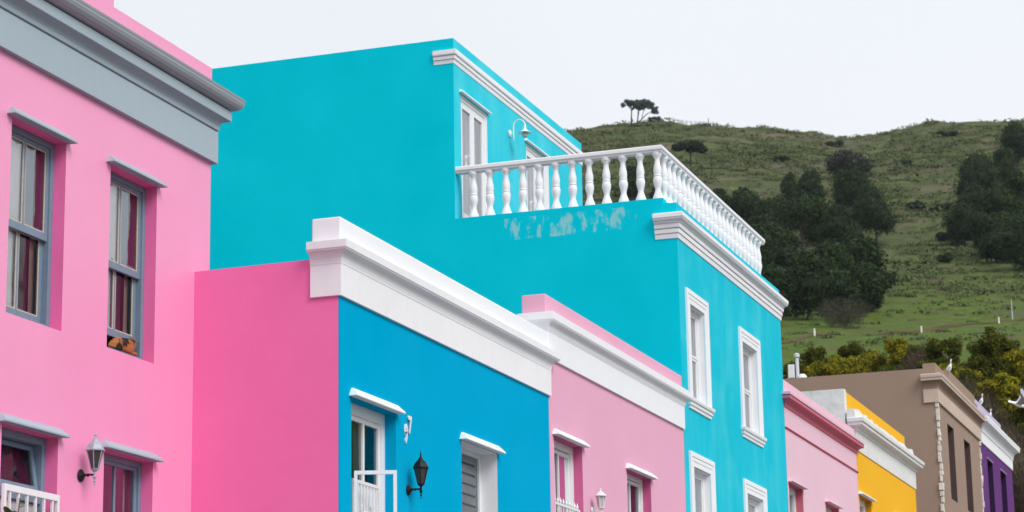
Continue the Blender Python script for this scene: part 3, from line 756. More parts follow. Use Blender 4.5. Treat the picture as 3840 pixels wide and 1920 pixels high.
def ornate_gate(name, label, x0, x1, y, z0, z1, n, pts, mat):
    t = thing(name, label, 'gate', ((x0 + x1) / 2, y, z0))
    part('frame', mat, t, lambda m: (m.box(x0, x0 + .03, y - .012, y + .012, z0, z1), m.box(x1 - .03, x1, y - .012, y + .012, z0, z1),
                                     m.box(x0 + .03, x1 - .03, y - .012, y + .012, z1 - .03, z1), m.box(x0 + .03, x1 - .03, y - .012, y + .012, z0, z0 + .03)))
    for i in range(n):
        x = x0 + .03 + (x1 - x0 - .06) * (i + .5) / n
        def f(m):
            m.box(x - .008, x + .008, y - .008, y + .008, z0 + .03, z1 - .03)
            if pts: m.lathe([(.008, 0), (.018, .02), (.001, .075)], (x, y, z1), 6)
        part('bar', mat, t, f)
    def scr(m):
        cx, cz = (x0 + x1) / 2, z1 - .33
        for s in (1, -1):
            m.tube([(cx + s * (.02 + .010 * k) * math.cos(k * .55), y - .014, cz + (.02 + .010 * k) * math.sin(k * .55)) for k in range(14)], .006, 5)
    part('scroll', mat, t, scr)
    return t
ornate_gate('security_gate', 'white scrollwork gate closed across the lower door of the blue house', 20.12, 20.80, 8.62, 1.35, 2.94, 8, False, M['whitemetal'])
ornate_gate('security_gate', 'white gate with spear tips in the doorway of the dusty pink house', 26.16, 27.20, 8.63, 1.9, 3.40, 9, True, M['whitemetal'])

# ================================================================== 3 dusty pink house
hd = thing('terraced_house', 'dusty pink house with white frieze and pink parapet, between the blue and the turquoise house', 'house', (29, Y0, 0.3), 'painted terraced houses')
DH = [(26.17, 27.27, 1.8, 4.18), (29.19, 30.31, 2.0, 4.15)]
facade(hd, BX1 + .003, 32.10, 0.0, 5.6, Y0, DH, M['dusty_pink'], [plaster('shaded_pink_reveal', (0.60, 0.13, 0.30), var=0.04)])  # reveals: wall pink deepened, shade and bounce put into the colour
part('side_wall', M['blue'], hd, lambda m: m.box(BX1 + .003, BX1 + .25, Y0 + .25, 16, 0, 5.45))
shell(hd, BX1 + .003, 32.10, Y0, 16, 0.0, 5.4, M['blue'], M['dusty_pink'], left=False)
cornice(hd, [(-.1, 5.075), (.030, 5.075), (.032, 5.395), (.036, 5.400), (.040, 5.42)] + cove(.044, 5.425, .108, 5.505, 7) +
        [(.114, 5.51), (.114, 5.52), (.122, 5.524), (.124, 5.615), (-.1, 5.62)], BX1 - .02, 32.06, Y0, M['white'], lret=0.33, rret=0.1, bev=0.003)
part('parapet', M['dusty_pink'], hd, lambda m: m.box(BX1 - .05, 32.10, Y0 + .0, Y0 + .30, 5.6205, 5.855), bevel=0.01)
for h in DH:
    hood(hd, h[0], h[1] + .02, h[3], Y0, M['white'], p=0.085, h=0.08, tip=0.06)
    room(hd, h[0], h[1], h[2], h[3], Y0 + .25)
for i, (a, b, c, d) in enumerate(DH):
    w = part('door_frame' if i == 0 else 'window', M['whitewood'], hd, lambda m: m.ring(a, b, c, d, Y0 + .115, Y0 + .20, .09 if i == 0 else .06), bevel=0.004)
    f = .09 if i == 0 else .06
    def leaf(m):
        m.ring(a + f, b - f, c + f, d - f - .01, Y0 + .14, Y0 + .18, .045)
        m.box((a + b) / 2 + .02, (a + b) / 2 + .05, Y0 + .138, Y0 + .182, c + f + .045, d - f - .055)
    part('casement', M['whitewood'], w, leaf, bevel=0.003)
    pane(w, a + f + .045, (a + b) / 2 + .02, c + f + .045, d - f - .055, Y0 + .16)
    pane(w, (a + b) / 2 + .05, b - f - .045, c + f + .045, d - f - .055, Y0 + .16)
    if i == 0:
        curtain(w, simple('plum_grey_curtain', (0.13, 0.10, 0.11), var=0.25), a + .1, b - .3, c, d - .05, Y0 + .27, 0.012, 45)
        curtain(w, M['net'], b - .28, b - .05, c, d - .05, Y0 + .275, 0.012, 45)
    else: curtain(w, M['brownc'], a + .1, b - .1, c, d - .05, Y0 + .27, 0.014, 45)

# ================================================================== 4 turquoise house
ht = thing('terraced_house', 'tall turquoise house with white balustraded balcony and set back top floor', 'house', (35, Y0, 0.7), 'painted terraced houses')
TX0, TX1, Y2 = 32.11, 38.75, 12.05
TH = [(32.64, 33.46, 5.60, 7.015, 1), (35.83, 36.80, 5.62, 7.02, 1), (32.55, 33.50, 2.9, 4.60, 1), (35.77, 36.84, 2.9, 4.585, 1)]
facade(ht, TX0 + .002, TX1, 0.3, 8.43, Y0, TH, M['teal_front'], [M['white']], th=.22)
part('side_wall', M['teal'], ht, lambda m: m.prism_x([(Y0 + .001, .3), (18.5, .3), (18.5, 11.38), (Y2 + .001, 11.38), (Y2 + .001, 8.52), (Y0 + .20, 8.52), (Y0 + .20, 8.431), (Y0 + .001, 8.431)], TX0 - .001, TX0 + .2))
part('side_wall', M['teal'], ht, lambda m: m.prism_x([(Y0 + .221, .3), (18.5, .3), (18.5, 11.375), (Y2 + .221, 11.375), (Y2 + .221, 8.3), (Y0 + .221, 8.3)], TX1 - .35, TX1 - .15))
part('rear_wall', M['teal'], ht, lambda m: m.box(TX0 + .2, TX1 - .36, 18.3, 18.5, .3, 11.37))
part('roof', M['roof'], ht, lambda m: m.box(TX0 + .2, TX1 - .36, Y2 + .22, 18.3, 11.0, 11.15))
part('balcony_floor', M['paving'], ht, lambda m: m.box(TX0 + .2, TX1 - .36, Y0 + .4, Y2, 8.30, 8.42))
part('kerb', M['teal_front'], ht, lambda m: m.box(TX0 + .2, TX1 - .2, Y0 + .2205, Y0 + .38, 8.2, 8.519))
D2 = [(32.42, 33.60, 8.42, 10.55, 1), (35.50, 36.68, 8.42, 10.58, 1)]
facade(ht, TX0 + .002, 38.58, 8.1, 11.382, Y2, D2, M['teal_upper'], [M['white']], th=.22, name='upper_front_wall')
TC = [(-.08, 7.895), (.014, 7.895), (.022, 7.962), (.008, 7.964), (.008, 7.972), (.034, 7.975), (.036, 8.036), (.018, 8.038), (.018, 8.046), (.052, 8.050), (.056, 8.108), (.040, 8.110), (.040, 8.116)] + cove(.062, 8.12, .100, 8.155, 4) + \
     [(.112, 8.160), (.122, 8.180), (.108, 8.182), (.108, 8.189), (.128, 8.192), (.128, 8.252), (.115, 8.262), (-.08, 8.270)]
cornice(ht, TC, TX0, TX1, Y0, M['white_worn'], lret=0.33, rret=0.2, bev=0.002)
UC = [(-.08, 10.975), (.010, 10.975), (.018, 11.033), (.006, 11.035), (.006, 11.042), (.032, 11.045), (.036, 11.095), (.022, 11.097), (.022, 11.104), (.052, 11.108), (.058, 11.125), (.058, 11.188), (-.08, 11.195)]
cornice(ht, UC, TX0, 38.58, Y2, M['white_worn'], lret=0.32, rret=0.15, name='upper_cornice', bev=0.002)
# moulded window surrounds with sills
for i, h in enumerate(TH):
    a, b, c, d = h[:4]
    wl, wt_ = (.20, .21)
    x0, x1, z1 = a - wl, b + wl + .02, d + wt_
    w = part('window', M['whitewood'], ht, lambda m: m.ring(a, b, c, d, Y0 + .085, Y0 + .15, .06), bevel=0.003)
    def sur(m):
        for (o0, o1, pr) in ((0, .07, .034), (.07, .13, .026), (.13, .205, .020)):
            e0, e1 = o0, o1
            m.box(x0 + e0, x0 + e1, Y0 - pr, Y0 + .002, c, z1 - e0); m.box(x1 - e1, x1 - e0, Y0 - pr, Y0 + .002, c, z1 - e0)
            m.box(x0 + e1, x1 - e1, Y0 - pr, Y0 + .002, z1 - e1, z1 - e0)
    part('surround', M['white'], w, sur, bevel=0.003)
    def sill(m):
        prof = [(-.02, c - .155), (.020, c - .155), (.024, c - .11), (.040, c - .105), (.044, c - .06), (.062, c - .052), (.070, c - .02), (.070, c), (-.02, c + .001)]
        m.sweep(prof, [lambda p: (x0 + .03 - p, Y0 + .01), lambda p: (x0 + .03 - p, Y0 - p), lambda p: (x1 - .03 + p, Y0 - p), lambda p: (x1 - .03 + p, Y0 + .01)])
    part('sill', M['white'], w, sill, bevel=0.002)
    zm = (c + d) / 2
    part('sash', M['whitewood'], w, lambda m: (m.ring(a + .06, b - .06, zm, d - .06, Y0 + .10, Y0 + .13, .035), m.ring(a + .06, b - .06, c + .06, zm - .002, Y0 + .11, Y0 + .145, .035)), bevel=0.002)
    pane(w, a + .095, b - .095, zm + .035, d - .095, Y0 + .115, M['glass_light']); pane(w, a + .095, b - .095, c + .095, zm - .037, Y0 + .128, M['glass_light'])
    curtain(w, M['sage'] if i == 2 else M['greynet'], a + .05, b - .05, c, d, Y0 + .20, 0.014, 60, i)
    room(ht, a, b, c, d, Y0 + .225)
# balcony doors
for i, h in enumerate(D2):
    a, b, c, d = h[:4]
    w = part('balcony_door', M['whitewood'], ht, lambda m: m.ring(a, b, c, d, Y2 + .025, Y2 + .10, .06), bevel=0.004)
    hood(ht, a - .03, b + .02, d + .03, Y2, M['white'], p=.06, h=.06, tip=.05)
    mid = (a + b) / 2
    for (p, q) in ((a + .06, mid), (mid + .002, b - .06)):
        part('door_leaf', M['whitewood'], w, lambda m: m.ring(p, q, c + .06, d - .062, Y2 + .035, Y2 + .085, .085, .10, .25), bevel=0.004)
        pane(w, p + .085, q - .085, c + .31, d - .162, Y2 + .06, M['glass_light'])
    curtain(w, M['net'], a + .07, b - .07, c + .1, d - .07, Y2 + .17, 0.014, 50, i)
    part('handle', M['whitemetal'], w, lambda m: (m.box(mid - .10 - .25, mid - .055 - .25, Y2 + .022, Y2 + .035, 9.42, 9.66), m.tube([(mid - .33, Y2 + .03, 9.62), (mid - .33, Y2 - .04, 9.62), (mid - .46, Y2 - .04, 9.62)], .012)))
    room(ht, a, b, c, d, Y2 + .225)
# balustrade
bal = MB()
YB = Y0 + .275
RZ = 9.235
rail = [(-.085, RZ), (.060, RZ), (.066, RZ + .02), (.080, RZ + .03), (.086, RZ + .045), (.086, RZ + .085), (.070, RZ + .098), (-.09, RZ + .10)]
# rail: side run (along Y) and front run (along X), mitred at the near corner
XB = TX0 + .10
railc = [(.085, RZ)] + [(-.06, RZ)] + [(-.066, RZ + .02), (-.085, RZ + .045), (-.085, RZ + .088), (-.07, RZ + .1), (.07, RZ + .1), (.085, RZ + .088), (.085, RZ + .045), (.066, RZ + .02), (.06, RZ)]
rp = [(-.06, RZ), (-.066, RZ + .02), (-.085, RZ + .04), (-.085, RZ + .088), (-.07, RZ + .1), (.07, RZ + .1), (.085, RZ + .088), (.085, RZ + .04), (.066, RZ + .02), (.06, RZ)]
bal.sweep(rp, [lambda p: (XB - p, Y2 - .001), lambda p: (XB - p, YB - p), lambda p: (TX1 - .08, YB - p)])
balo = bal.build('balustrade', M['white_worn'], ht, bevel=0.003)
BP = [(.078, 0), (.079, .012), (.074, .035), (.060, .075), (.046, .115), (.038, .155), (.043, .19), (.055, .235), (.063, .28), (.062, .315), (.053, .345), (.050, .352), (.056, .358), (.056, .374), (.050, .380), (.053, .405), (.057, .44), (.054, .48), (.045, .53), (.037, .575), (.035, .61), (.039, .635), (.053, .655), (.054, .662), (.060, .668), (.066, .685), (.067, .716)]
proto = MB()
proto.lathe([(r * 1.07, h) for r, h in BP], (0, 0, 0), 14)
pm = proto.build('baluster', M['white'], None, smooth=True, sharp=50)
spots = [(XB, YB + .02 + .2625 * k) for k in range(12)] + [(XB + .27 * k, YB) for k in range(1, 24)]
inv = world_of(balo).inverted()
for i, (x, y) in enumerate(spots):
    o = pm if i == 0 else pm.copy()
    if i: COL.objects.link(o)
    o.parent = balo
    o.matrix_parent_inverse = inv
    o.location = (x, y, 8.519)
    o.rotation_euler = (random.uniform(-.006, .006), random.uniform(-.006, .006), random.uniform(0, 6))

# gooseneck lamp on the top floor
def gooseneck():
    X, Y, z = 34.66, Y2, 10.53
    t = thing('gooseneck_lamp', 'white gooseneck lamp between the balcony doors of the turquoise house', 'wall lamp', (X, Y, z))
    part('wall_plate', M['whitemetal'], t, lambda m: m.lathe([(.0, 0), (.060, .004), (.062, .02), (.04, .035), (.01, .04)], (X, Y, z), 16, axis=(0, -1, 0)), smooth=True)
    y = Y - .27
    pts = [(X, Y - .075, z - .13), (X, Y - .075, z + .12)] + [(X, Y - .1725 + .0975 * math.cos(t_), z + .12 + .0975 * math.sin(t_)) for t_ in [R(a) for a in range(15, 181, 15)]] + [(X, y, z + .10)]
    part('arm', M['whitemetal'], t, lambda m: (m.tube(pts, .011, 8), m.tube([(X, Y - .03, z), (X, Y - .075, z)], .010, 8)), smooth=True)
    part('shade', M['whitemetal'], t, lambda m: m.lathe([(.014, .13), (.02, .10), (.024, .06), (.042, .03), (.075, .005), (.11, -.012), (.112, -.018), (.106, -.018), (.07, 0), (.03, .03)], (X, y, z), 20, caps=False), smooth=True)
    part('glass', M['milky'], t, lambda m: m.lathe([(.035, .0), (.045, -.02), (.048, -.06), (.042, -.085), (.02, -.10)], (X, y, z), 14), smooth=True)
gooseneck()

# ================================================================== 5 pale rose house
hr = thing('terraced_house', 'pale rose house with deeper rose cornice, right of the turquoise house', 'house', (42, Y0, 1.2), 'painted terraced houses')
RX0, RX1 = 38.76, 45.02
RH = [(38.86, 39.95, 3.3, 5.13), (41.85, 43.0, 3.3, 5.12), ]
facade(hr, RX0, RX1, 0.8, 6.88, Y0, RH, M['rose'], [M['rose_deep']])
shell(hr, RX0, RX1, Y0, 14, 0.8, 6.4, M['rose'], M['rose'])
cornice(hr, [(-.1, 6.40)] + [(.004, 6.40), (.014, 6.415)] + cove(.018, 6.42, .125, 6.53, 6) + [(.132, 6.535), (.135, 6.585), (-.1, 6.60)], RX0, RX1, Y0, M['rose_deep'], lret=0.15, rret=0.12)
cornice(hr, [(-.1, 6.6005), (.145, 6.6005), (.148, 6.645), (-.1, 6.66)], RX0, RX1, Y0, M['rose'], lret=0.15, rret=0.12, name='cornice_cap')
cornice(hr, [(-.1, 6.035), (.010, 6.035), (.028, 6.05), (.03, 6.062), (-.1, 6.065)], RX0 + .01, RX1 - .01, Y0, M['rose_deep'], lret=.05, rret=.05, name='string_moulding')
for h in RH:
    a, b, c, d = h
    hood(hr, a, b, d, Y0, M['rose'], p=.09, h=.06, tip=.06)
    w = part('window', M['whitewood'], hr, lambda m: (m.ring(a, b, c, d, Y0 + .13, Y0 + .2, .12, .12), m.box(a + .12, b - .12, Y0 + .15, Y0 + .19, (c + d) / 2 - .2, (c + d) / 2 - .15)), bevel=.003)
    pane(w, a + .12, b - .12, c + .12, d - .12, Y0 + .17)
    curtain(w, M['net'], a + .35, b - .15, c, d - .1, Y0 + .27, .015, 40)
    room(hr, a, b, c, d, Y0 + .25)
g = ornate_gate('window_guard', 'thin black guard rail in the left window of the pale rose house', 38.9, 39.93, Y0 - .03, 3.4, 4.62, 8, False, M['black'])

# ================================================================== 6 yellow house
hy = thing('terraced_house', 'egg yellow house with old white cornice and white flank wall', 'house', (48.3, Y0, 1.6), 'painted terraced houses')
GX0, GX1 = 45.04, 51.70
GH = [(45.12, 46.32, 3.6, 5.63), (48.9, 50.1, 3.6, 5.62)]
facade(hy, GX0, GX1, 1.2, 7.0, Y0, GH, M['yellow'], [plaster('shaded_yellow_reveal', (0.60, 0.27, 0.01), var=.04)])  # reveals: darker copy of the yellow, recess shade put into the colour
part('side_wall', M['white_old'], hy, lambda m: m.prism_x([(Y0 + .19, 1.2), (13.5, 1.2), (13.5, 7.72), (Y0 + .19, 7.72)], GX0 - .002, GX0 + .22))
part('side_wall', M['yellow'], hy, lambda m: m.box(GX1 - .25, GX1, Y0 + .25, 13.5, 1.2, 7.0))
part('rear_wall', M['yellow'], hy, lambda m: m.box(GX0 + .22, GX1 - .25, 13.3, 13.5, 1.2, 7.0))
part('roof', M['roof'], hy, lambda m: m.box(GX0 + .22, GX1 - .25, Y0 + .45, 13.3, 6.8, 6.95))
part('parapet', M['yellow'], hy, lambda m: m.box(GX0 + .001, GX1 + .12, Y0 + .20, Y0 + .44, 7.0, 7.70), bevel=.01)
cornice(hy, [(-.1, 6.49), (.02, 6.49), (.025, 6.86), (.045, 6.87)] + cove(.05, 6.88, .15, 6.96, 5) + [(.17, 6.965), (.172, 7.02), (.20, 7.03), (.205, 7.10), (.16, 7.12), (-.1, 7.13)],
        GX0, GX1, Y0, M['white_old'], lret=.12, rret=.15, bev=.004)
def attic(m):
    # crumbling low blocking course, its top edge knocked about
    x = GX0 - .02
    r = random.Random(4)
    while x < GX1 + .02:
        wd = min(r.uniform(.16, .34), GX1 + .03 - x)
        if wd < .03: break
        h = 7.335 + r.uniform(-.03, .03)
        m.add([(x, Y0 - .02, 7.125), (x + wd, Y0 - .02, 7.125), (x + wd, Y0 + .16, 7.125), (x, Y0 + .16, 7.125),
               (x, Y0 + .01, h), (x + wd, Y0 + .01, h + r.uniform(-.015, .015)), (x + wd, Y0 + .13, h), (x, Y0 + .13, h)],
              [(4, 5, 6, 7), (0, 1, 5, 4), (1, 2, 6, 5), (2, 3, 7, 6), (3, 0, 4, 7)])
        x += wd
part('blocking_course', M['white_old'], hy, attic)
for h in GH:
    a, b, c, d = h
    hood(hy, a - .03, b + .05, d, Y0, M['white'], p=.10, h=.07, tip=.07)
    w = part('window', M['whitewood'], hy, lambda m: m.ring(a, b, c, d, Y0 + .12, Y0 + .19, .12), bevel=.003)
    pane(w, a + .12, b - .12, c + .12, d - .12, Y0 + .16)
    curtain(w, M['net'], a + .1, b - .1, c, d - .1, Y0 + .27, .015, 40)
    room(hy, a, b, c, d, Y0 + .25)

# ================================================================== 7 taupe house
hn = thing('terraced_house', 'taupe house with beige cornice, slit windows and pale toothed corner stones', 'house', (59, Y0, 2.3), 'painted terraced houses')
NX0, NX1 = 55.5, 62.32
NH = [(56.88, 57.86, 6.87, 8.71), (59.50, 60.54, 6.87, 8.69), (56.88, 57.86, 3.6, 5.6), (59.5, 60.54, 3.6, 5.6)]
facade(hn, NX0, NX1, 1.9, 9.98, Y0, NH, M['taupe'], [plaster('shaded_taupe_reveal', (0.10, 0.065, 0.06), var=.05)])  # reveals: taupe darkened, shade of the slits put into the colour
part('side_wall', M['taupe'], hn, lambda m: m.prism_x([(Y0 + .001, 1.9), (15.5, 1.9), (15.5, 9.86), (Y0 + .30, 9.86), (Y0 + .30, 9.975), (Y0 + .001, 9.975)], NX0 - .002, NX0 + .25))
part('roof', M['roof'], hn, lambda m: m.box(NX0 + .25, NX1, Y0 + .25, 15.5, 9.5, 9.65))
part('parapet', M['taupe'], hn, lambda m: m.box(57.6, 61.9, Y0 + .002, Y0 + .3, 9.98, 10.15))
cornice(hn, [(-.1, 9.02), (.05, 9.02), (.052, 9.335), (.035, 9.345), (-.1, 9.35)], NX0, NX1, Y0, M['beige'], lret=.31, rret=.02, name='frieze', bev=.004)
cornice(hn, [(-.1, 9.3505), (.03, 9.3505)] + cove(.03, 9.36, .16, 9.53, 5) + [(-.1, 9.535)], NX0, NX1, Y0, M['taupe'], lret=.31, rret=.02, name='coving')
cornice(hn, [(-.1, 9.536), (.165, 9.536), (.17, 9.60), (.185, 9.61), (.19, 9.68), (.15, 9.70), (-.1, 9.71)], NX0, NX1 + .1, Y0, M['beige'], lret=.34, rret=.02, bev=.004)
for h in NH:
    a, b, c, d = h
    w = part('window', M['black'], hn, lambda m: m.ring(a, b, c, d, Y0 + .20, Y0 + .245, .05), bevel=0)
    pane(w, a + .05, b - .05, c + .05, d - .05, Y0 + .22)
    room(hn, a, b, c, d, Y0 + .25)
def quoins(parent, x, z0, z1, seed):
    r = random.Random(seed); z = z1
    while z > z0:
        h = r.uniform(.10, .19)
        lx, rx = r.uniform(.03, .20), r.uniform(.03, .15)
        dy = r.uniform(.01, .045); sb = r.uniform(.02, .075)
        def f(m, z=z, h=h):
            j = lambda: r.uniform(-.012, .012)
            zb, zt = z - h + .008, z
            m.add([(x - lx * .3 + j(), Y0 - dy + j(), zb), (x + rx + j(), Y0 - dy + j(), zb), (x + rx, Y0 + .01, zb), (x - lx * .3, Y0 + sb, zb),
                   (x - lx * .3 + j(), Y0 - dy + j(), zt), (x + rx + j(), Y0 - dy + j(), zt), (x + rx, Y0 + .01, zt), (x - lx * .3, Y0 + sb, zt)],
                  [(0, 3, 2, 1), (4, 5, 6, 7), (0, 1, 5, 4), (1, 2, 6, 5), (2, 3, 7, 6), (3, 0, 4, 7)])
        part('quoin_stone', M['stone'], parent, f, bevel=.012)
        z -= h + (r.uniform(.0, .03) if r.random() < .25 else 0)
quoins(hn, NX0 + .01, 5.2, 9.015, 3)
quoins(hn, NX1 - .08, 5.6, 9.015, 5)

# ================================================================== 8 purple house
hv = thing('terraced_house', 'purple house with white coved cornice and lilac parapet, last of the row', 'house', (65.5, Y0, 2.7), 'painted terraced houses')
VX0, VX1 = 62.33, 68.72
VH = [(63.58, 64.62, 6.7, 8.69), (66.15, 67.27, 6.7, 8.70), (63.58, 64.62, 3.9, 5.8), (66.15, 67.27, 3.9, 5.8)]
facade(hv, VX0, VX1, 2.3, 9.6, Y0, VH, M['purple'], [plaster('shaded_purple_reveal', (0.035, 0.015, 0.06), var=.05)])  # reveals: purple darkened to carry the shade of the openings
shell(hv, VX0, VX1, Y0, 15.5, 2.3, 9.6, M['purple'], M['purple'])
cornice(hv, [(-.1, 9.02), (.03, 9.02), (.035, 9.30), (.05, 9.31)] + cove(.055, 9.32, .21, 9.54, 6) + [(.23, 9.545), (.24, 9.62), (.25, 9.64), (.24, 9.69), (-.1, 9.72)], VX0 + .25, VX1, Y0, M['white'], lret=.05, rret=.3)
part('parapet', M['lilac'], hv, lambda m: m.box(61.905, 67.0, Y0 + .02, Y0 + .3, 9.721, 10.12), bevel=.01)
part('low_parapet', M['lilac'], hv, lambda m: m.box(67.0, 68.7, Y0 + .03, Y0 + .3, 9.721, 9.98), bevel=.01)
for h in VH:
    a, b, c, d = h
    w = part('window', M['black'], hv, lambda m: m.ring(a, b, c, d, Y0 + .20, Y0 + .245, .05))
    pane(w, a + .05, b - .05, c + .05, d - .05, Y0 + .22)
    hood(hv, a, b, d + .02, Y0, M['lilac'], p=.03, h=.03, tip=.02)
    room(hv, a, b, c, d, Y0 + .25)

# roof vent on the taupe house
def vent():
    x, y, z = 57.0, 12.27, 9.45
    t = thing('roof_vent', 'white flue pipe with side box standing on the taupe roof', 'vent', (x, y, z))
    part('flue', M['aluminium'], t, lambda m: (m.tube([(x, y, z), (x, y, 10.62)], .045, 10), m.lathe([(.05, 0), (.07, .01), (.075, .08), (.05, .1), (.01, .12)], (x, y, 10.64), 10)), smooth=True)
    part('side_box', M['whitemetal'], t, lambda m: (m.box(x - .10, x - .05, y + .06, y + .22, 10.12, 10.46)), bevel=.01)
    part('base_drum', M['whitemetal'], t, lambda m: m.lathe([(.14, 0), (.14, .62), (.10, .72), (.06, .76)], (x, y - .12, z), 12), smooth=True)
    part('stay', M['whitemetal'], t, lambda m: m.tube([(x, y + .22, 10.14), (x, y + .42, z)], .03, 6))
vent()

# ------------------------------------------------------------------ cat on the open window sill
def cat():
    m, t = new_mat('tortoiseshell_fur')
    co = t.nodes.new('ShaderNodeTexCoord'); n = t.nodes.new('ShaderNodeTexNoise'); n.inputs['Scale'].default_value = 9; n.inputs['Detail'].default_value = 2
    r = t.nodes.new('ShaderNodeValToRGB'); r.color_ramp.elements[0].position = .42; r.color_ramp.elements[0].color = (.012, .008, .007, 1)
    r.color_ramp.elements[1].position = .50; r.color_ramp.elements[1].color = (.36, .13, .035, 1)
    b = t.nodes.new('ShaderNodeBsdfPrincipled'); b.inputs['Roughness'].default_value = .9; o = t.nodes.new('ShaderNodeOutputMaterial')
    t.links.new(co.outputs['Object'], n.inputs['Vector']); t.links.new(n.outputs['Fac'], r.inputs[0]); t.links.new(r.outputs[0], b.inputs['Base Color']); t.links.new(b.outputs[0], o.inputs[0])
    x, y, z = 18.70, Y1 + .175, 4.015
    c = thing('cat', 'tortoiseshell cat lying on the sill under the raised sash', 'cat', (x, y, z))
    me = bpy.data.meshes.new('body')
    V = [(0, 0, .07), (-.10, .0, .075), (-.19, .0, .06), (.09, -.005, .085), (.16, -.015, .11), (.205, -.03, .115), (.12, -.04, .02), (.20, -.055, .015), (-.17, -.03, .02), (-.10, -.055, .015), (-.25, -.01, .03), (-.20, -.06, .02)]
    Ed = [(0, 1), (1, 2), (0, 3), (3, 4), (4, 5), (3, 6), (6, 7), (2, 8), (8, 9), (2, 10), (10, 11)]
    RR = [.068, .072, .055, .060, .052, .040, .022, .018, .03, .02, .018, .014]
    me.from_pydata(V, Ed, []); me.materials.append(m)
    ob = bpy.data.objects.new('body', me); COL.objects.link(ob); ob.location = (x, y, z)
    sk = ob.modifiers.new('skin', 'SKIN'); 
    for i, sv in enumerate(me.skin_vertices[0].data): sv.radius = (RR[i], RR[i]); sv.use_root = (i == 0)
    sb = ob.modifiers.new('sub', 'SUBSURF'); sb.levels = 2; sb.render_levels = 2
    ob.parent = c; ob.matrix_parent_inverse = world_of(c).inverted()
    for s in (-1, 1):
        part('ear', m, c, lambda q: q.lathe([(.018, 0), (.012, .02), (.001, .038)], (x + .185 + s * .022, y - .012, z + .145), 6))
    for s in (-1, 1):
        part('eye', M['black'], c, lambda q: q.lathe([(.0, -.005), (.006, 0), (0, .005)], (x + .205 + s * .016, y - .066, z + .122), 8, axis=(0, 1, 0)))
cat()

# plant behind the white gate of the left house
def plant():
    x, y = 16.0, 9.75
    t = thing('potted_plant', 'leafy potted plant on the stoep in front of the white gate', 'plant', (x, y, ZF))
    part('pot', simple('terracotta', (.30, .11, .06), var=.15), t, lambda m: m.lathe([(.13, 0), (.19, .33), (.205, .33), (.205, .38), (.17, .38), (.16, .34)], (x, y, ZF), 18), smooth=True)
    part('stem', M['twig'], t, lambda m: [m.tube([(x, y, ZF + .3), (x + dx * .5, y, ZF + .9), (x + dx, y + dy, zt)], [.014, .01, .005], 6) for dx, dy, zt in ((.0, 0, 2.24), (.08, -.03, 2.36), (-.12, .05, 2.2), (-.2, -.05, 2.1))])
    lm = simple('glossy_green_leaf', (.075, .11, .012), rough=.35, var=.5, scale=14)
    r = random.Random(2)
    for i in range(58):
        k = i / 57
        zt = 1.35 + k * 1.0
        dx, dy = ((.0, 0), (.08, -.03), (-.12, .05), (-.2, -.05))[i % 4]
        cx, cy = x + dx * .9, y + dy
        th = r.uniform(0, 6.28); L_ = r.uniform(.07, .13); up = r.uniform(.2, 1.1)
        d = Vector((math.cos(th), math.sin(th), up)).normalized(); sd_ = d.cross(Vector((0, 0, 1))).normalized() * L_ * .27
        nrm = sd_.cross(d).normalized()
        c0 = Vector((cx, cy, min(zt, 2.34 if dx == .08 else 2.2)))
        def f(m):
            p = [c0, c0 + d * L_ * .35 + sd_ , c0 + d * L_ * .35 - sd_, c0 + d * L_ * .75 + sd_ * .8 - nrm * .01, c0 + d * L_ * .75 - sd_ * .8 - nrm * .01, c0 + d * L_ - nrm * .02, c0 + d * L_ * .4 - nrm * .008, c0 + d * L_ * .75 - nrm * .018]
            m.add(p, [(0, 6, 1), (0, 2, 6), (1, 6, 7, 3), (6, 2, 4, 7), (3, 7, 5), (7, 4, 5)])
        part('leaf', lm, t, f)
plant()

# ------------------------------------------------------------------ thin damp air over town and hill
def haze():
    m, t = new_mat('thin_haze')
    v = t.nodes.new('ShaderNodeVolumePrincipled'); v.inputs['Color'].default_value = (.86, .91, 1, 1); v.inputs['Density'].default_value = HAZE
    v.inputs['Anisotropy'].default_value = 0.0
    o_ = t.nodes.new('ShaderNodeOutputMaterial'); t.links.new(v.outputs[0], o_.inputs['Volume'])
    zz = verts[:, 2]
    b_ = MB(); b_.box(-4200, 4200, -4200, 4200, float(zz.min()) - 1.0, 245.0)
    tag(b_.build('haze', m), 'thin pale haze between the street and the hilltop', 'haze', kind='stuff')
HAZE = 0.00005
haze()

# ------------------------------------------------------------------ gulls
def gull_body(m, P, s=1.0, head_up=True):
    """one lofted skin tail to bill base; P maps local (forward, side, up) to world"""
    secs = [(-.17, .01, .045, .006), (-.12, .015, .035, .014), (-.06, .03, .045, .034), (0, .045, .058, .05), (.05, .06, .058, .055), (.09, .085, .045, .045), (.105, .12, .03, .03), (.112, .15, .028, .028), (.125, .172, .026, .025), (.145, .175, .012, .012)]
    if not head_up: secs = [(f, u * .25 + .02, a, b) for f, u, a, b in [(-.19, .0, .045, .006), (-.12, .015, .035, .014), (-.06, .03, .045, .034), (0, .045, .058, .05), (.06, .05, .055, .05), (.10, .05, .04, .04), (.13, .055, .028, .028), (.155, .055, .028, .028), (.175, .05, .020, .020), (.19, .045, .010, .010)]]
    n = 10; vs = []
    for f, u, a, b in secs:
        for k in range(n):
            t = 2 * math.pi * k / n
            vs.append(P(f * s, a * math.cos(t) * s, (u + b * math.sin(t)) * s))
    fs = [(i * n + k, i * n + (k + 1) % n, (i + 1) * n + (k + 1) % n, (i + 1) * n + k) for i in range(len(secs) - 1) for k in range(n)]
    fs += [tuple(range(n - 1, -1, -1)), tuple((len(secs) - 1) * n + k for k in range(n))]
    m.add(vs, fs)
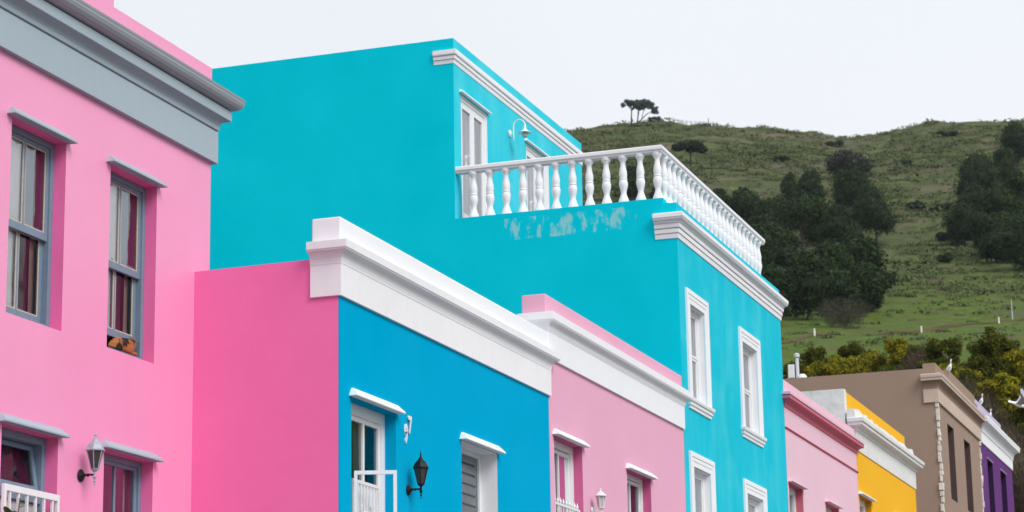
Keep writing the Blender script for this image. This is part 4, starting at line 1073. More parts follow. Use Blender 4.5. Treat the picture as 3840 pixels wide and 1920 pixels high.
def standing_gull(label, x, y, z, yaw, s=1.25):
    t = thing('seagull', label, 'seagull', (x, y, z), 'seagulls perched on the parapets')
    c, sn = math.cos(yaw), math.sin(yaw)
    cp, sp_ = math.cos(R(32)), math.sin(R(32))
    P = lambda f, w, u: (x + (f * cp - (u - .05) * sp_ * .6) * c - w * sn, y + (f * cp - (u - .05) * sp_ * .6) * sn + w * c, z + .09 * s + u + f * sp_)
    part('body', M['gullwhite'], t, lambda m: gull_body(m, P, s), smooth=True, sharp=80)
    for q in (-1, 1):
        def wing(m):
            pts = [(.07, .05, .075), (.02, .062, .085), (-.08, .05, .06), (-.20, .02, .02), (-.08, .056, .025), (.02, .064, .03)]
            a = [P(f * s, q * w * s, u * s) for f, w, u in pts]; b = [P(f * s, q * (w + .012) * s, (u - .002) * s) for f, w, u in pts]
            n = len(pts); m.add(a + b, [tuple(range(n)), tuple(range(2 * n - 1, n - 1, -1))] + [(i, i + n, (i + 1) % n + n, (i + 1) % n) for i in range(n)])
        part('wing', M['gullgrey'], t, wing)
        part('leg', M['beak'], t, lambda m: m.tube([P(.01, q * .02, .01), (P(.01, q * .02, 0)[0], P(.01, q * .02, 0)[1], z)], .005, 5))
    part('beak', M['beak'], t, lambda m: m.tube([P(.145 * s, 0, .173 * s), P(.185 * s, 0, .165 * s)], [.008, .003], 6))
standing_gull('white gull standing on the taupe parapet', 58.55, Y0 + .15, 10.15, R(-70))
standing_gull('white gull perched near the middle of the lilac parapet', 63.95, Y0 + .15, 10.12, R(-75), 1.2)
standing_gull('white gull sitting furthest along the lilac parapet, mostly hidden', 65.95, Y0 + .2, 10.12 - .08, R(-60), 1.1)

def flying_gull(name, label, loc, f, sd_, s):
    f = Vector(f).normalized(); sd_ = (Vector(sd_) - f * Vector(sd_).dot(f)).normalized(); up = f.cross(sd_)
    if up.z < 0: sd_, up = -sd_, -up
    o = Vector(loc)
    t = thing(name, label, 'seagull', loc)
    P = lambda a, b, c: o + f * a + sd_ * b + up * c
    part('body', M['gullwhite'], t, lambda m: gull_body(m, P, s, False), smooth=True, sharp=80)
    for q, lift in ((-1, 1.15), (1, .35)):
        sp = [(.0, .04, .085), (.16, .075, .085), (.30, .06, .065), (.42, .0, .04), (.52, -.07, .01)]
        def wing(m, a0, a1):
            vs = []
            for (r_, fw_, ch) in sp[a0:a1]:
                w = r_ * math.cos(lift * (1 - .25 * r_)); h = r_ * math.sin(lift * (1 - .25 * r_)) + .03
                for (ff, hh) in ((fw_ + ch * .4, .0), (fw_, .010), (fw_ - ch, .0), (fw_, -.006)):
                    vs.append(P(ff * s, q * (w + .03) * s, (h + hh) * s))
            n = 4; k_ = a1 - a0
            m.add(vs, [(i * n + k, i * n + (k + 1) % n, (i + 1) * n + (k + 1) % n, (i + 1) * n + k) for i in range(k_ - 1) for k in range(n)] + [(3, 2, 1, 0), tuple((k_ - 1) * n + k for k in range(n))])
        part('wing', M['gullgrey'], t, lambda m: wing(m, 0, 4), smooth=True)
        part('wing_tip', M['gulldark'], t, lambda m: wing(m, 3, 5), smooth=True)
    part('beak', M['beak'], t, lambda m: m.tube([P(.19 * s, 0, .03 * s), P(.225 * s, 0, .028 * s)], [.008, .003], 6))
flying_gull('flying_seagull', 'gull in flight with raised wings against the brown thicket at the right edge', (55.4, 6.72, 8.80), (.25, -.9, -.42), (.5, .3, .6), 1.15)

# ------------------------------------------------------------------ vegetation
def leaves(cent, outn, size, aspect=1.6, flat=0.0, jitter=1.0):
    """quads at cent, facing a blend of outn and random directions"""
    n = len(cent)
    nr = outn * (1 - flat) + rng.normal(size=(n, 3)) * jitter
    nr[:, 2] += 0.3
    nr /= np.linalg.norm(nr, axis=1)[:, None] + 1e-9
    t = np.cross(nr, rng.normal(size=(n, 3))); t /= np.linalg.norm(t, axis=1)[:, None] + 1e-9
    b = np.cross(nr, t)
    sz = (size * rng.uniform(.6, 1.35, n))[:, None]
    t = t * sz * aspect / 2; b = b * sz / 2
    v = np.stack([cent - t - b * .4, cent - b, cent + t * 1.0 + b * .3, cent + b], 1)
    return v.reshape(-1, 3)
def blob_cloud(blobs, n):
    """points through ellipsoid lumps (cx,cy,cz,rx,ry,rz); most near the skin"""
    bl = np.array(blobs, float)
    vol = (bl[:, 3] * bl[:, 4] * bl[:, 5]) ** (2 / 3)
    idx = rng.choice(len(bl), n, p=vol / vol.sum())
    d = rng.normal(size=(n, 3)); d /= np.linalg.norm(d, axis=1)[:, None]
    r = rng.uniform(0, 1, n) ** .33
    r = np.where(rng.random(n) < .6, .76 + .46 * rng.random(n) ** 1.6, r)
    p = bl[idx, :3] + d * r[:, None] * bl[idx, 3:6]
    return p, d, idx
def icos(blobs, k=.72):
    vs, fs = [], []
    for (cx, cy, cz, rx, ry, rz) in blobs:
        n0 = len(vs)
        for i in range(1, 5):
            for j in range(7):
                a, b = math.pi * i / 5, 2 * math.pi * j / 7 + i
                q = k * random.uniform(.85, 1.1)
                vs.append((cx + rx * q * math.sin(a) * math.cos(b), cy + ry * q * math.sin(a) * math.sin(b), cz + rz * q * math.cos(a)))
        for i in range(3):
            for j in range(7):
                fs.append((n0 + i * 7 + j, n0 + i * 7 + (j + 1) % 7, n0 + (i + 1) * 7 + (j + 1) % 7, n0 + (i + 1) * 7 + j))
    return np.array(vs), np.array(fs)
def crown_obj(name, blobs, n, size, mat, parent, core=.70, aspect=1.6, tone=None, jitter=1.0):
    p, d, idx = blob_cloud(blobs, n)
    v = leaves(p, d, size, aspect, jitter=jitter)
    bt = rng.uniform(0, 1, len(blobs))
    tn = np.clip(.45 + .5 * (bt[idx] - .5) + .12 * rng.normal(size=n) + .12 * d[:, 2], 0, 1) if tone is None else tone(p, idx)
    tn = np.repeat(tn, 4)
    f = np.arange(4 * n).reshape(-1, 4)
    if core:
        cv, cf = icos(blobs, core)
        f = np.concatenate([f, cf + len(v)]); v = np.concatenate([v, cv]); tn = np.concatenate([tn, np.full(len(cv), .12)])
    me = fast_mesh(name, v, f, {'tone': tn}); me.materials.append(mat)
    o = bpy.data.objects.new(name, me); COL.objects.link(o)
    if parent is not None: o.parent = parent; o.matrix_parent_inverse = world_of(parent).inverted()
    return o

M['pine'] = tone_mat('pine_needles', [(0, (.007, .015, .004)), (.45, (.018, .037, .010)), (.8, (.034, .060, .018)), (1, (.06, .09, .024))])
M['pine_far'] = tone_mat('hazed_pine_needles', [(0, (.05, .068, .072)), (.5, (.08, .10, .10)), (1, (.12, .14, .13))])  # distance haze put into the needle colour, pale and bluish
M['acacia'] = tone_mat('yellow_green_leaves', [(0, (.022, .028, .005)), (.30, (.070, .085, .010)), (.6, (.18, .17, .010)), (1, (.38, .32, .012))], trans=.25)
M['scrub'] = tone_mat('fynbos_scrub', [(0, (.036, .048, .018)), (.35, (.068, .088, .030)), (.6, (.095, .118, .040)), (.8, (.125, .14, .052)), (.92, (.14, .115, .07)), (1, (.15, .19, .035))])
M['greyleaf'] = tone_mat('grey_brown_crown', [(0, (.03, .03, .028)), (.5, (.060, .062, .052)), (1, (.085, .10, .06))])
M['greytwigs'] = tone_mat('grey_lichen_twigs', [(0, (.03, .028, .02)), (.5, (.062, .060, .042)), (1, (.12, .115, .085))])
M['twigs'] = tone_mat('bare_twig_thicket', [(0, (.05, .036, .024)), (.5, (.11, .083, .058)), (1, (.20, .165, .12))])

def tree(name, label, cat, U, w, hw, H, hb, kind='round', mat=None, n=2600, size=.42, group=None, seed=0, core=.72):
    V = w * U
    x, y = uv2xy(U, V); z = ground_at(U, V) - .15
    t = thing(name, label, cat, (x, y, z), group)
    r = random.Random(seed)
    blobs = []
    ch = H - hb
    if kind == 'round':
        k = 26
        for i in range(k):
            a = r.uniform(0, 6.283); q = r.uniform(.15, 1) ** .6; hh = r.uniform(0, 1)
            prof = (1 - hh ** 2.2) ** .55 * (.72 + .28 * min(1, hh / .3))
            rr = hw * r.uniform(.28, .44)
            rad = max(0, hw * prof - rr) * q
            blobs.append((x + rad * math.cos(a), y + rad * math.sin(a), z + hb + rr * .6 + (ch - rr * 1.3) * hh, rr, rr, rr * r.uniform(.8, 1.05)))
    elif kind == 'umbrella':
        for i in range(16):
            a = r.uniform(0, 6.283); q = math.sqrt(r.random())
            rr = hw * r.uniform(.22, .34)
            blobs.append((x + (hw - rr) * q * math.cos(a), y + (hw - rr) * q * math.sin(a), z + hb + ch * (.35 + .35 * (1 - q * q)) + r.uniform(-.1, .1) * ch, rr, rr, ch * .32))
    elif kind == 'tall':
        for i in range(16):
            hh = (i + .5) / 16; a = r.uniform(0, 6.283)
            rr = hw * (1.0 - .55 * hh) * r.uniform(.5, .7)
            rad = hw * (1 - .8 * hh) * r.uniform(.2, .8)
            blobs.append((x + rad * math.cos(a), y + rad * math.sin(a), z + hb + ch * hh, rr, rr, rr * 1.1))
    crown_obj('crown', blobs, n, size, mat or M['pine'], t, core=core)
    def tr(m):
        tz = z + hb + ch * .55
        lx, ly = r.uniform(-.06, .06) * H, r.uniform(-.06, .06) * H
        r0 = (.022 if kind != 'umbrella' else .036) * H
        m.tube([(x, y, z - .3), (x + lx * .4, y + ly * .4, z + hb * .6), (x + lx, y + ly, tz)], [r0, r0 * .8, r0 * .35], 7)
        for b in r.sample(blobs, min(6, len(blobs))):
            s0 = r.uniform(.55, .95)
            sx, sy, sz = x + lx * s0, y + ly * s0, z + hb + (tz - z - hb) * s0 * .6
            m.tube([(sx, sy, sz - .15), ((sx + b[0]) / 2, (sy + b[1]) / 2, (sz + b[2]) / 2 + .1), b[:3]], [r0 * .45, r0 * .3, r0 * .12], 5)
    part('trunk', M['bark'], t, tr)
    return t

G1, G2 = 'dark pines of the middle grove', 'dark pines of the right grove'
TREES = [
 ('small rounded pine at the upper left of the middle grove, its crown against the scrub', 515.2, 0.1231, 2.2, 7.8, 3.0, G1),
 ('pine with twin peaked crown at the top of the middle grove', 491.4, 0.1325, 3.6, 10.2, 3.8, G1),
 ('broad pine directly below the grey flat topped tree', 474.2, 0.1504, 4.9, 12.1, 4.5, G1),
 ('tall pine with bare lower trunk on the upper right edge of the grove', 443.2, 0.1601, 4.5, 10.6, 2.6, G1),
 ('umbrella shaped pine in the heart of the grove with two trunks showing', 414.3, 0.1278, 4.6, 10.4, 4.6, G1),
 ('dome shaped pine in the centre of the middle grove', 403.7, 0.1434, 3.7, 9.3, 1.6, G1),
 ('dark pine left of centre in the grove, above the balcony rail', 435.8, 0.1128, 4.1, 8.7, 3.0, G1),
 ('low pine at the left end of the grove, behind the balcony rail', 479.0, 0.1024, 3.7, 7.3, 1.8, G1),
 ('slender pine beside the end of the balcony rail', 388.2, 0.1129, 2.8, 8.1, 2.0, G1),
 ('large round headed pine bulging from the right side of the grove', 322.1, 0.1548, 4.0, 9.1, .9, G1),
 ('wide spreading pine at the lower left of the grove above the dirt path', 295.6, 0.1279, 3.8, 7.9, 1.3, G1),
 ('rounded pine at the lower right corner of the grove', 302.7, 0.1545, 2.7, 6.4, .9, G1),
 ('pine half hidden behind the end of the turquoise cornice', 285.3, 0.1144, 2.4, 7.4, .9, G1),
 ('short pine just behind the bare grey bush', 301.1, 0.1432, 2.4, 5.7, 1.0, G1),
 ('shaded pine in the middle of the grove below the dome shaped one', 342.4, 0.1417, 3.6, 7.6, 1.6, G1),
 ('shaded pine deep in the left half of the grove', 339.0, 0.1207, 3.6, 9.6, 2.0, G1),
 ('narrow pine at the far left of the grove just beyond the balustrade', 369.1, 0.1070, 2.6, 9.2, 1.8, G1),
 ('dark pine filling the gap under the twin peaked one', 440, .1335, 3.8, 9.0, 1.2, G1),
 ('dark pine behind the umbrella shaped one', 455, .1195, 4.0, 9.0, 1.5, G1),
 ('dark pine between the dome shaped one and the large round headed one', 372, .1500, 3.2, 8.0, 1.0, G1),
 ('deep shaded pine in the middle of the lower grove', 318, .1385, 3.6, 8.2, 1.0, G1),
 ('low dark tree seen between the white balusters', 531.7, 0.0533, 3.5, 7.6, 1.6, None),
 ('low tree peeping over the sloping balcony rail', 489.3, 0.0917, 2.6, 5.5, 1.0, None),
 ('tiny dark tree behind the corner baluster', 511.6, 0.0661, 2.4, 5.5, 1.0, None),
 ('black looking pine highest on the slope at the right edge', 590.5, 0.2236, 4.2, 11.5, 2.0, G2),
 ('feathery pine at the upper left of the right grove', 507.3, 0.2067, 4.9, 11.3, 2.0, G2),
 ('pine between the black looking one and the feathery one', 518.1, 0.2176, 3.5, 11.2, 2.6, G2),
 ('pine at the left tip of the right grove with its short trunk showing', 442.9, 0.1990, 3.5, 8.9, 1.3, G2),
 ('big dark pine in the middle of the right grove', 396.9, 0.2131, 4.1, 11.8, 1.6, G2),
 ('tall dark pine cut by the right edge of the photo', 431.4, 0.2234, 3.4, 14.3, 1.8, G2),
 ('dark pine filling the middle of the right grove behind the big one', 425, .2180, 3.8, 10.0, 1.4, G2),
 ('pine at the left edge of the right grove, above the one with the short trunk', 470, .2045, 3.4, 8.5, 1.2, G2),
 ('dark pine low at the right edge below the tall cut one', 378, .2240, 3.6, 8.5, 1.0, G2),
 ('low spreading pine at the foot of the right grove', 390.9, 0.2140, 3.6, 5.1, .6, G2),
]
for i, (lab, U, w, hw, H, hb_, g) in enumerate(TREES):
    kd = 'umbrella' if 'umbrella' in lab else 'round'
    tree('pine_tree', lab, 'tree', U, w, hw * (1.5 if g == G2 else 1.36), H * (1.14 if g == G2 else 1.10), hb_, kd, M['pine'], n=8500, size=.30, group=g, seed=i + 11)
tree('flat_topped_tree', 'grey brown flat topped tree above the middle grove', 'tree', 583.4, 0.1505, 7.3, 8.1, 2.2, 'umbrella', M['greyleaf'], n=4200, size=.5, seed=60)
tree('umbrella_pine', 'umbrella pine with forked trunk standing alone on the open slope', 'tree', 605.5, 0.0796, 4.9, 8.2, 5.2, 'umbrella', M['pine'], n=3000, size=.42, seed=61, core=.8)

# skyline pines: hand placed lumps (side offset, height, radius) in metres
def sky_tree(label, w, U, trunk, lumps, limbs):
    V = w * U; x, y = uv2xy(U, V); z = ground_at(U, V)
    t = thing('skyline_pine', label, 'tree', (x, y, z), 'three windswept pines on the skyline')
    rx, ry = SU, -CU
    bl = [(x + s * rx, y + s * ry, z + h, r_ * 1.3, r_ * 1.3, r_ * 1.1) for s, h, r_ in lumps]
    sub = []
    for (a, b, c, d, e, f) in bl:
        for k in range(4): sub.append((a + random.uniform(-.6, .6) * d * rx, b + random.uniform(-.6, .6) * d, c + random.uniform(-.5, .5) * f, d * .55, e * .55, f * .5))
    crown_obj('crown', sub, 330 * len(lumps), .34, M['pine_far'], t, core=.35)
    def tr(m):
        for pl in [trunk] + limbs:
            m.tube([(x + s * rx, y + s * ry, z + h) for s, h, r_ in pl], [r_ for s, h, r_ in pl], 6)
    part('trunk', M['bark'], t, tr)
px = 742 * 1.04 / 8780 * .31056       # metres for one pixel of the enlarged view at the ridge
def SP(cx, cy, r, ox, oy): return ((cx - ox) * px, (oy - cy) * px, r * px)
sky_tree('slim single trunk pine, left of the pines on the skyline', .05389, 738, [SP(860, 545, 9, 860, 535), SP(865, 400, 8, 860, 535), SP(872, 300, 6, 860, 535), SP(850, 230, 4, 860, 535)],
         [SP(822, 212, 34, 860, 535), SP(785, 255, 30, 860, 535), SP(850, 250, 28, 860, 535), SP(905, 232, 42, 860, 535), SP(885, 300, 16, 860, 535), SP(925, 265, 28, 860, 535), SP(845, 222, 32, 860, 535), SP(905, 250, 30, 860, 535), SP(930, 225, 26, 860, 535)],
         [[SP(870, 320, 5, 860, 535), SP(830, 265, 4, 860, 535), SP(785, 255, 2, 860, 535)], [SP(870, 330, 5, 860, 535), SP(900, 290, 3, 860, 535), SP(915, 240, 2, 860, 535)]])
sky_tree('broad multi stemmed pine in the middle of the skyline group', .05649, 740, [SP(932, 545, 9, 932, 535), SP(942, 440, 7, 932, 535), SP(950, 330, 5, 932, 535), SP(955, 260, 4, 932, 535)],
         [SP(980, 240, 42, 932, 535), SP(1040, 235, 46, 932, 535), SP(1095, 240, 38, 932, 535), SP(985, 290, 38, 932, 535), SP(1030, 285, 38, 932, 535), SP(1000, 225, 36, 932, 535), SP(1125, 300, 22, 932, 535), SP(1155, 320, 36, 932, 535), SP(1180, 355, 28, 932, 535), SP(1140, 360, 22, 932, 535), SP(1165, 300, 22, 932, 535), SP(950, 225, 34, 932, 535), SP(960, 275, 34, 932, 535), SP(1065, 275, 36, 932, 535), SP(1100, 270, 28, 932, 535), SP(1010, 265, 40, 932, 535), SP(1060, 230, 40, 932, 535), SP(1130, 335, 22, 932, 535)],
         [[SP(936, 500, 7, 932, 535), SP(990, 440, 6, 932, 535), SP(1060, 370, 5, 932, 535), SP(1140, 340, 3, 932, 535)], [SP(990, 440, 5, 932, 535), SP(1010, 350, 4, 932, 535), SP(1050, 290, 3, 932, 535)], [SP(945, 430, 5, 932, 535), SP(960, 340, 4, 932, 535), SP(1000, 300, 3, 932, 535)]])
sky_tree('small leaning pine at the right of the skyline group', .06383, 742, [SP(1150, 530, 8, 1140, 520), SP(1120, 480, 6, 1140, 520), SP(1085, 445, 4, 1140, 520)],
         [SP(1090, 440, 16, 1140, 520), SP(1100, 465, 15, 1140, 520), SP(1145, 435, 16, 1140, 520), SP(1170, 440, 14, 1140, 520), SP(1205, 440, 20, 1140, 520), SP(1200, 460, 14, 1140, 520)],
         [[SP(1130, 495, 5, 1140, 520), SP(1165, 455, 4, 1140, 520), SP(1205, 450, 3, 1140, 520)]])

# dead slim tree
def dead_tree(name, label, U, w, H, n, spread, r0):
    V = w * U; x, y = uv2xy(U, V); z = ground_at(U, V)
    t = thing(name, label, 'tree', (x, y, z))
    r = random.Random(9)
    def f(m):
        m.tube([(x, y, z - .3), (x + .1, y, z + H * .5), (x, y + .1, z + H)], [r0, r0 * .7, r0 * .2], 6)
        for i in range(n):
            h = r.uniform(.3, .95) * H; a = r.uniform(0, 6.28); L_ = spread * (1.1 - h / H)
            m.tube([(x, y, z + h), (x + L_ * math.cos(a) * .6, y + L_ * math.sin(a) * .6, z + h + L_ * .25), (x + L_ * math.cos(a), y + L_ * math.sin(a), z + h + L_ * .7)], [r0 * .35, r0 * .2, .01], 4)
    part('trunk', M['bark'], t, f)
dead_tree('dead_tree', 'slim bare dead trunk on the slope right of the umbrella pine', 589.8, .0890, 6.6, 18, 1.1, .14)

# twiggy bushes
def twig_bush(name, label, U, w, hw, H, n=1500, seed=0, size=.035, up=.5):
    V = w * U; x, y = uv2xy(U, V); z = ground_at(U, V) - .1
    t = thing(name, label, 'bush', (x, y, z), None)
    r = np.random.default_rng(seed)
    # curved shoots: each a fan of three thin strips from near the root outwards
    a = r.uniform(0, 6.283, n); q = np.sqrt(r.uniform(0, 1, n)); h = r.uniform(.15, 1, n)
    px_ = np.stack([x + hw * q * np.cos(a) * (.4 + .6 * h), y + hw * q * np.sin(a) * (.4 + .6 * h), z + H * h * (1 - .35 * q * q)], 1)
    d = np.stack([np.cos(a) * q, np.sin(a) * q, np.full(n, up)], 1) + r.normal(size=(n, 3)) * .45
    d /= np.linalg.norm(d, axis=1)[:, None]
    L_ = (r.uniform(.1, .28, n) * H)[:, None]
    s = np.cross(d, r.normal(size=(n, 3))); s /= np.linalg.norm(s, axis=1)[:, None]; s *= size * r.uniform(.5, 1.5, n)[:, None]
    v = np.stack([px_ - d * L_ / 2 - s, px_ - d * L_ / 2 + s, px_ + d * L_ / 2 + s * .3, px_ + d * L_ / 2 - s * .3], 1).reshape(-1, 3)
    me = fast_mesh('twigs', v, np.arange(4 * n).reshape(-1, 4), {'tone': np.repeat(np.clip(r.normal(.5, .22, n), 0, 1), 4)})
    me.materials.append(M['twigs'] if seed > 5 else M['greytwigs'])
    o = bpy.data.objects.new('twigs', me); COL.objects.link(o); o.parent = t; o.matrix_parent_inverse = world_of(t).inverted()
    rr = random.Random(seed)
    def f(m):
        for i in range(9):
            a_ = rr.uniform(0, 6.28); q_ = rr.uniform(.3, .9) * hw
            m.tube([(x + rr.uniform(-.2, .2), y, z - .1), (x + q_ * .4 * math.cos(a_), y + q_ * .4 * math.sin(a_), z + H * .4), (x + q_ * math.cos(a_), y + q_ * math.sin(a_), z + H * rr.uniform(.7, .95))], [.02 * H, .012 * H, .004 * H], 5)
    part('branch', M['twig'], t, f)
    return t
twig_bush('bare_bush', 'bare grey bush at the foot of the middle grove above the dirt path', 277.2, .1440, 3.9, 3.7, 2600, 3, .018)
TB = [('brown leafless thicket rising behind the roof corner of the taupe house', 134, .1795, 1.7, 6.4),
      ('brown leafless thicket just right of the gull on the taupe parapet', 118, .1935, 1.5, 5.6),
      ('purplish bare thicket below the flying gull', 108, .2135, 1.9, 4.6),
      ('bare thicket beside the purple house wall at the lower right edge', 100, .2185, 2.0, 4.2),
      ('pale twiggy bush right of the purple house cornice', 104, .2060, 1.7, 4.8),
      ('leafless bush behind the lilac parapet', 112, .2010, 1.7, 5.6),
      ('low bare bush in the bottom right corner', 92, .2190, 1.6, 3.6),
      ('bare bush tucked between the yellow shrubs above the taupe roof', 142, .1690, 1.5, 4.2)]
for i, (lab, U, w, hw, H) in enumerate(TB):
    twig_bush('bare_bush', lab, U, w, hw, H * (.80 if i in (0, 7) else .94), 9000, 20 + i, .013, .8)

YB_ = [('small dark shrub above the roof vent', 150, .1228, 1.1, 3.3, 0), ('bright yellow flowered shrub above the left end of the taupe roof', 150, .1340, 1.6, 3.3, 1),
       ('yellow green shrub second from the left above the taupe roof', 152, .1410, 1.4, 3.6, 1), ('tall dark green shrub behind the yellow ones above the taupe roof', 158, .1479, 1.5, 3.9, 0),
       ('yellow green shrub above the middle of the taupe roof', 150, .1570, 1.4, 3.7, 1), ('yellow topped shrub left of the taupe pedestal', 148, .1675, 1.1, 4.9, 1),
       ('low green shrub above the right part of the taupe roof', 146, .1625, 1.3, 3.3, 0),
       ('tall narrow tree rising above the thicket at the right', 128, .2051, .8, 6.9, 0), ('yellow green tree against the right edge of the photo', 122, .2200, 1.6, 6.2, 1),
       ('dark green shrub left of the tall narrow tree', 126, .1985, 1.1, 5.3, 0), ('broad yellow green tree above the second gull', 118, .2080, 1.6, 5.8, 1),
       ('yellow green shrub low at the right edge above the flying gull', 112, .2180, 1.4, 5.9, 1), ('olive shrub right of the first gull', 121, .1950, 1.1, 5.2, 0),
       ('olive shrub behind the taupe pedestal, left of the first gull', 136, .1745, 1.3, 5.2, 0), ('olive green shrub between the pedestal and the tall narrow tree', 131, .1870, 1.5, 5.6, 0),
       ('dark olive shrub above the brown thicket at the upper right', 124, .1920, 1.3, 5.5, 1), ('dense green shrub at the right edge beneath the yellow green tree', 108, .2240, 1.4, 5.6, 0),
       ('green shrub directly above the roof vent, behind the small dark one', 160, .1290, 1.6, 3.6, 0), ('yellow green shrub in the row between the dark green one and the pedestal', 153, .1520, 1.4, 3.7, 1),
       ('dark shrub in the gap behind the tall narrow tree', 133, .2120, 1.5, 5.6, 0)]
def ytone(bright):
    def f(p, idx):
        zt = p[:, 2]
        k = (zt - zt.min()) / max(1e-3, zt.max() - zt.min())
        base = .47 if bright else .20
        tuft = (np.sin(p[:, 0] * 5.1 + p[:, 2] * 3) * np.sin(p[:, 1] * 4.7 - p[:, 2] * 4) > .15) * (.35 if bright else .12)
        return np.clip(base + tuft + .15 * rng.normal(size=len(p)) + .05 * k, 0, 1)
    return f
for i, (lab, U, w, hw, H, br) in enumerate(YB_):
    V = w * U; x, y = uv2xy(U, V); z = ground_at(U, V) - .1
    t = thing('leafy_shrub', lab, 'shrub', (x, y, z))
    r = random.Random(i * 7 + 1)
    bl = []; hw = hw * 1.3
    for k in range(60):
        a = r.uniform(0, 6.283); q = math.sqrt(r.random()); hh = r.uniform(.05, 1)
        pr = (1 - hh) ** .5 * .75 + .25 if hw < 1 else (1 - max(0, hh - .35) ** 1.6 * 1.3)
        rr = r.uniform(.22, .46) * (1 if hw > 1 else .7)
        bl.append((x + hw * q * pr * math.cos(a), y + hw * q * pr * math.sin(a), z + .3 + (H - .5) * hh, rr, rr, rr * .9))
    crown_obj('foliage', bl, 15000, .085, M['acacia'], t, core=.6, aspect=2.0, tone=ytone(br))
    part('stem', M['bark'], t, lambda m: [m.tube([(x, y, z - .1), ((x + b[0]) / 2, (y + b[1]) / 2, (z + b[2]) / 2), b[:3]], [.07, .05, .015], 5) for b in bl[:7]])

# medium shrubs dotted on the open slope
SH = [('round dark shrub on the open slope, left of a larger one', 505, .1779, 2.0, 1.9), ('largest dark shrub on the open slope between the groves', 495, .1891, 2.7, 2.1),
      ('dark bush left of the foot of the right grove', 450, .1896, 1.9, 2.0), ('round dark bush low on the grass between the groves', 395, .1905, 1.6, 1.7),
      ('dark shrub on the saddle slope above the groves', 614, .1750, 1.8, 1.8), ('wide dark shrub high under the right ridge', 700, .1940, 3.4, 2.0),
      ('dark shrub just below the saddle of the ridge', 715, .1443, 3.0, 2.0), ('dark shrub on the left upper slope near the ridge', 634, .1195, 2.8, 1.8)]
for i, (lab, U, w, hw, H) in enumerate(SH):
    V = w * U; x, y = uv2xy(U, V); z = ground_at(U, V)
    r = random.Random(i + 400)
    bl = [(x + hw * .6 * r.uniform(-1, 1), y + hw * .6 * r.uniform(-1, 1), z + H * r.uniform(.25, .6), hw * .45, hw * .45, H * .36) for _ in range(8)]
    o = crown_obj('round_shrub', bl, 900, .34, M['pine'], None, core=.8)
    tag(o, lab, 'shrub', 'dark shrubs dotted over the hillside')

# uncountable scrub over the slope: one object
ns = 15000
U_ = 165 + (760 - 165) * rng.uniform(0, 1, ns) ** .75
w_ = rng.uniform(-.06, .26, ns)
V_ = w_ * U_
# sparse on the grass below the path, dense above
keep = (U_ > 330) | (rng.random(ns) < .3)
U_, V_ = U_[keep], V_[keep]
cl = np.sin(U_ * .045 + 2 * np.sin(V_ * .04)) * np.sin(V_ * .06 + 1) + rng.normal(size=len(U_)) * .5
k2 = cl > -.45
U_, V_, cl = U_[k2], V_[k2], cl[k2]
ns = len(U_)
X_, Y_ = U_ * CU + V_ * SU, U_ * SU - V_ * CU
Z_ = hill_z(U_, V_)
rad = rng.uniform(.35, 1.3, ns) * np.clip(U_ / 430, .45, 1.25) * np.where(rng.random(ns) < .12, 1.6, 1)
per = 34
dd = rng.normal(size=(ns, per, 3)); dd /= np.linalg.norm(dd, axis=2)[..., None]; dd[..., 2] = np.abs(dd[..., 2])
rr = rng.uniform(.5, 1, (ns, per, 1))
P_ = np.stack([X_, Y_, Z_], 1)[:, None, :] + dd * rr * rad[:, None, None] * np.stack([np.full(ns, 1.7), np.full(ns, 1.7), np.where(U_ > 690, .25, .55)], 1)[:, None, :]
P_ = P_.reshape(-1, 3)
szs = np.repeat(rad * .30, per)
nn_ = len(P_)
nr = dd.reshape(-1, 3) + rng.normal(size=(nn_, 3)) * .5; nr[:, 2] += .3; nr /= np.linalg.norm(nr, axis=1)[:, None]
tt = np.cross(nr, rng.normal(size=(nn_, 3))); tt /= np.linalg.norm(tt, axis=1)[:, None]; bb = np.cross(nr, tt)
tt *= (szs * .75)[:, None]; bb *= (szs * .5)[:, None]
v = np.stack([P_ - tt - bb * .3, P_ - bb, P_ + tt, P_ + bb], 1).reshape(-1, 3)
st = np.clip(rng.normal(.42, .2, ns) + np.where(U_ < 330, .05, 0), 0, 1)
tn = np.repeat(np.clip(np.repeat(st, per) + rng.normal(size=nn_) * .03, 0, 1), 4)
me = fast_mesh('scrub', v, np.arange(4 * nn_).reshape(-1, 4), {'tone': tn}); me.materials.append(M['scrub'])
o = bpy.data.objects.new('scrub', me); COL.objects.link(o); tag(o, 'low fynbos scrub covering the hillside', 'scrub', kind='stuff')

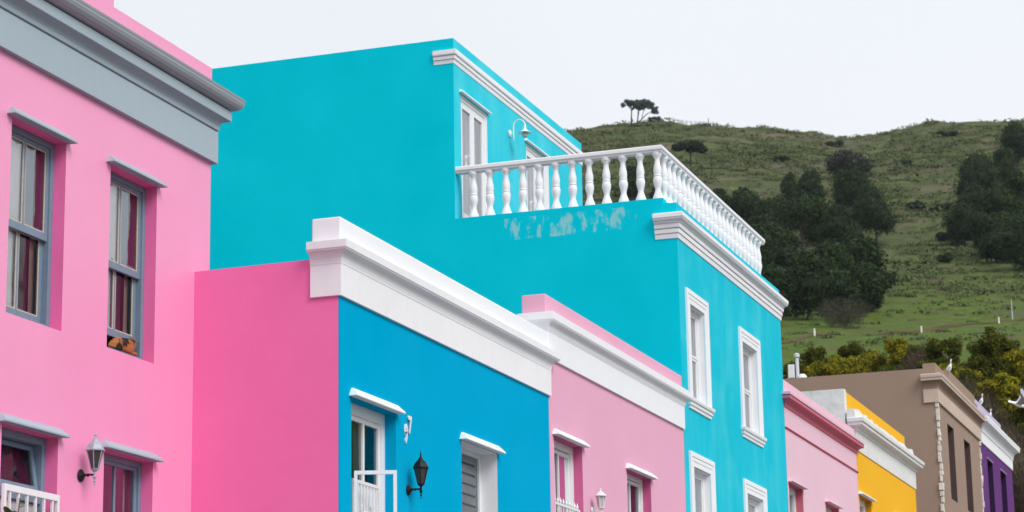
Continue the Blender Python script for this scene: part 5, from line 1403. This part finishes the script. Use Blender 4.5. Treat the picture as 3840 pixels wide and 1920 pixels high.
# dirt path with its cut bank, white marker posts, pole and skyline fence
def path_U(w): return np.interp(w, [.02, .119, .131, .1775, .2114, .26], [225, 236, 249, 275, 289, 300])
def path():
    m = MB(); ws = np.linspace(.03, .26, 90)
    for k, (name, dU0, dU1, dz0, dz1, mat) in enumerate((('dirt_path', -.5, .5, .06, .06, simple('pale_dirt', (.085, .085, .04), rough=.95, spec=.05, var=.3, scale=.6)),
                                                         ('cut_bank', .5, 1.7, .05, .25, simple('reddish_cut_earth', (.10, .065, .035), rough=.95, spec=.05, var=.5, scale=.35)))):
        m = MB(); pts = []
        for i, w in enumerate(ws):
            U = float(path_U(w)); row = []
            up = 1 + .45 * math.sin(i * .7) * math.sin(i * .31)
            for q in (0, 1):
                Uq = U + (dU0, dU1)[q]; V = w * U; x, y = uv2xy(Uq, V)
                row.append((x, y, ground_at(Uq, V) + (dz0, dz1 * up)[q] * (1 if k == 0 else (.3 + .7 * abs(math.sin(i * .19))))))
            pts.append(row)
        for a, b in zip(pts[:-1], pts[1:]): m.quad(a[0], b[0], b[1], a[1])
        tag(m.build(name, mat), kind='structure')
path()
for lab, w in (('white marker post at the left end of the dirt path', .1310), ('white marker post in the middle of the dirt path', .1775), ('white marker post furthest right on the dirt path', .2114)):
    U = float(path_U(w)) - 1.5; x, y = uv2xy(U, w * U); z = ground_at(U, w * U)
    t = thing('marker_post', lab, 'post', (x, y, z), 'white marker posts along the dirt path')
    part('post', M['white'], t, lambda m: m.tube([(x, y, z), (x, y, z + .75)], .085, 8))
    part('cap', M['white'], t, lambda m: m.lathe([(.095, 0), (.095, .05), (.01, .09)], (x, y, z + .75), 8))
U, w = 293.4, .2174; x, y = uv2xy(U, w * U); z = ground_at(U, w * U)
t = thing('slim_pole', 'slim pale pole standing above the path near the right edge', 'pole', (x, y, z))
part('shaft', M['aluminium'], t, lambda m: m.tube([(x, y, z), (x, y, z + 2.7)], [.06, .04], 6))
part('cap', M['aluminium'], t, lambda m: m.lathe([(.05, 0), (.07, .05), (.01, .1)], (x, y, z + 2.7), 8))
t = thing('ridge_fence', 'thin pale fence running along the skyline right of the pines', 'fence', (*uv2xy(745, .08 * 745), ground_at(745, .08 * 745)))
fp = []
for k in range(12):
    w = .0708 + .0213 * k / 11; U = 749; x, y = uv2xy(U, w * U); z = ground_at(U, w * U); fp.append((x, y, z))
    part('fence_post', M['twig'], t, lambda m: m.tube([(x, y, z - .2), (x, y, z + (2.6 if k == 9 else 1.35))], .09 if k != 9 else .12, 5))
for hgt in (.8, 1.2):
    part('rail', M['paving'], t, lambda m: m.tube([(a, b, c + hgt) for a, b, c in fp], .05, 4))
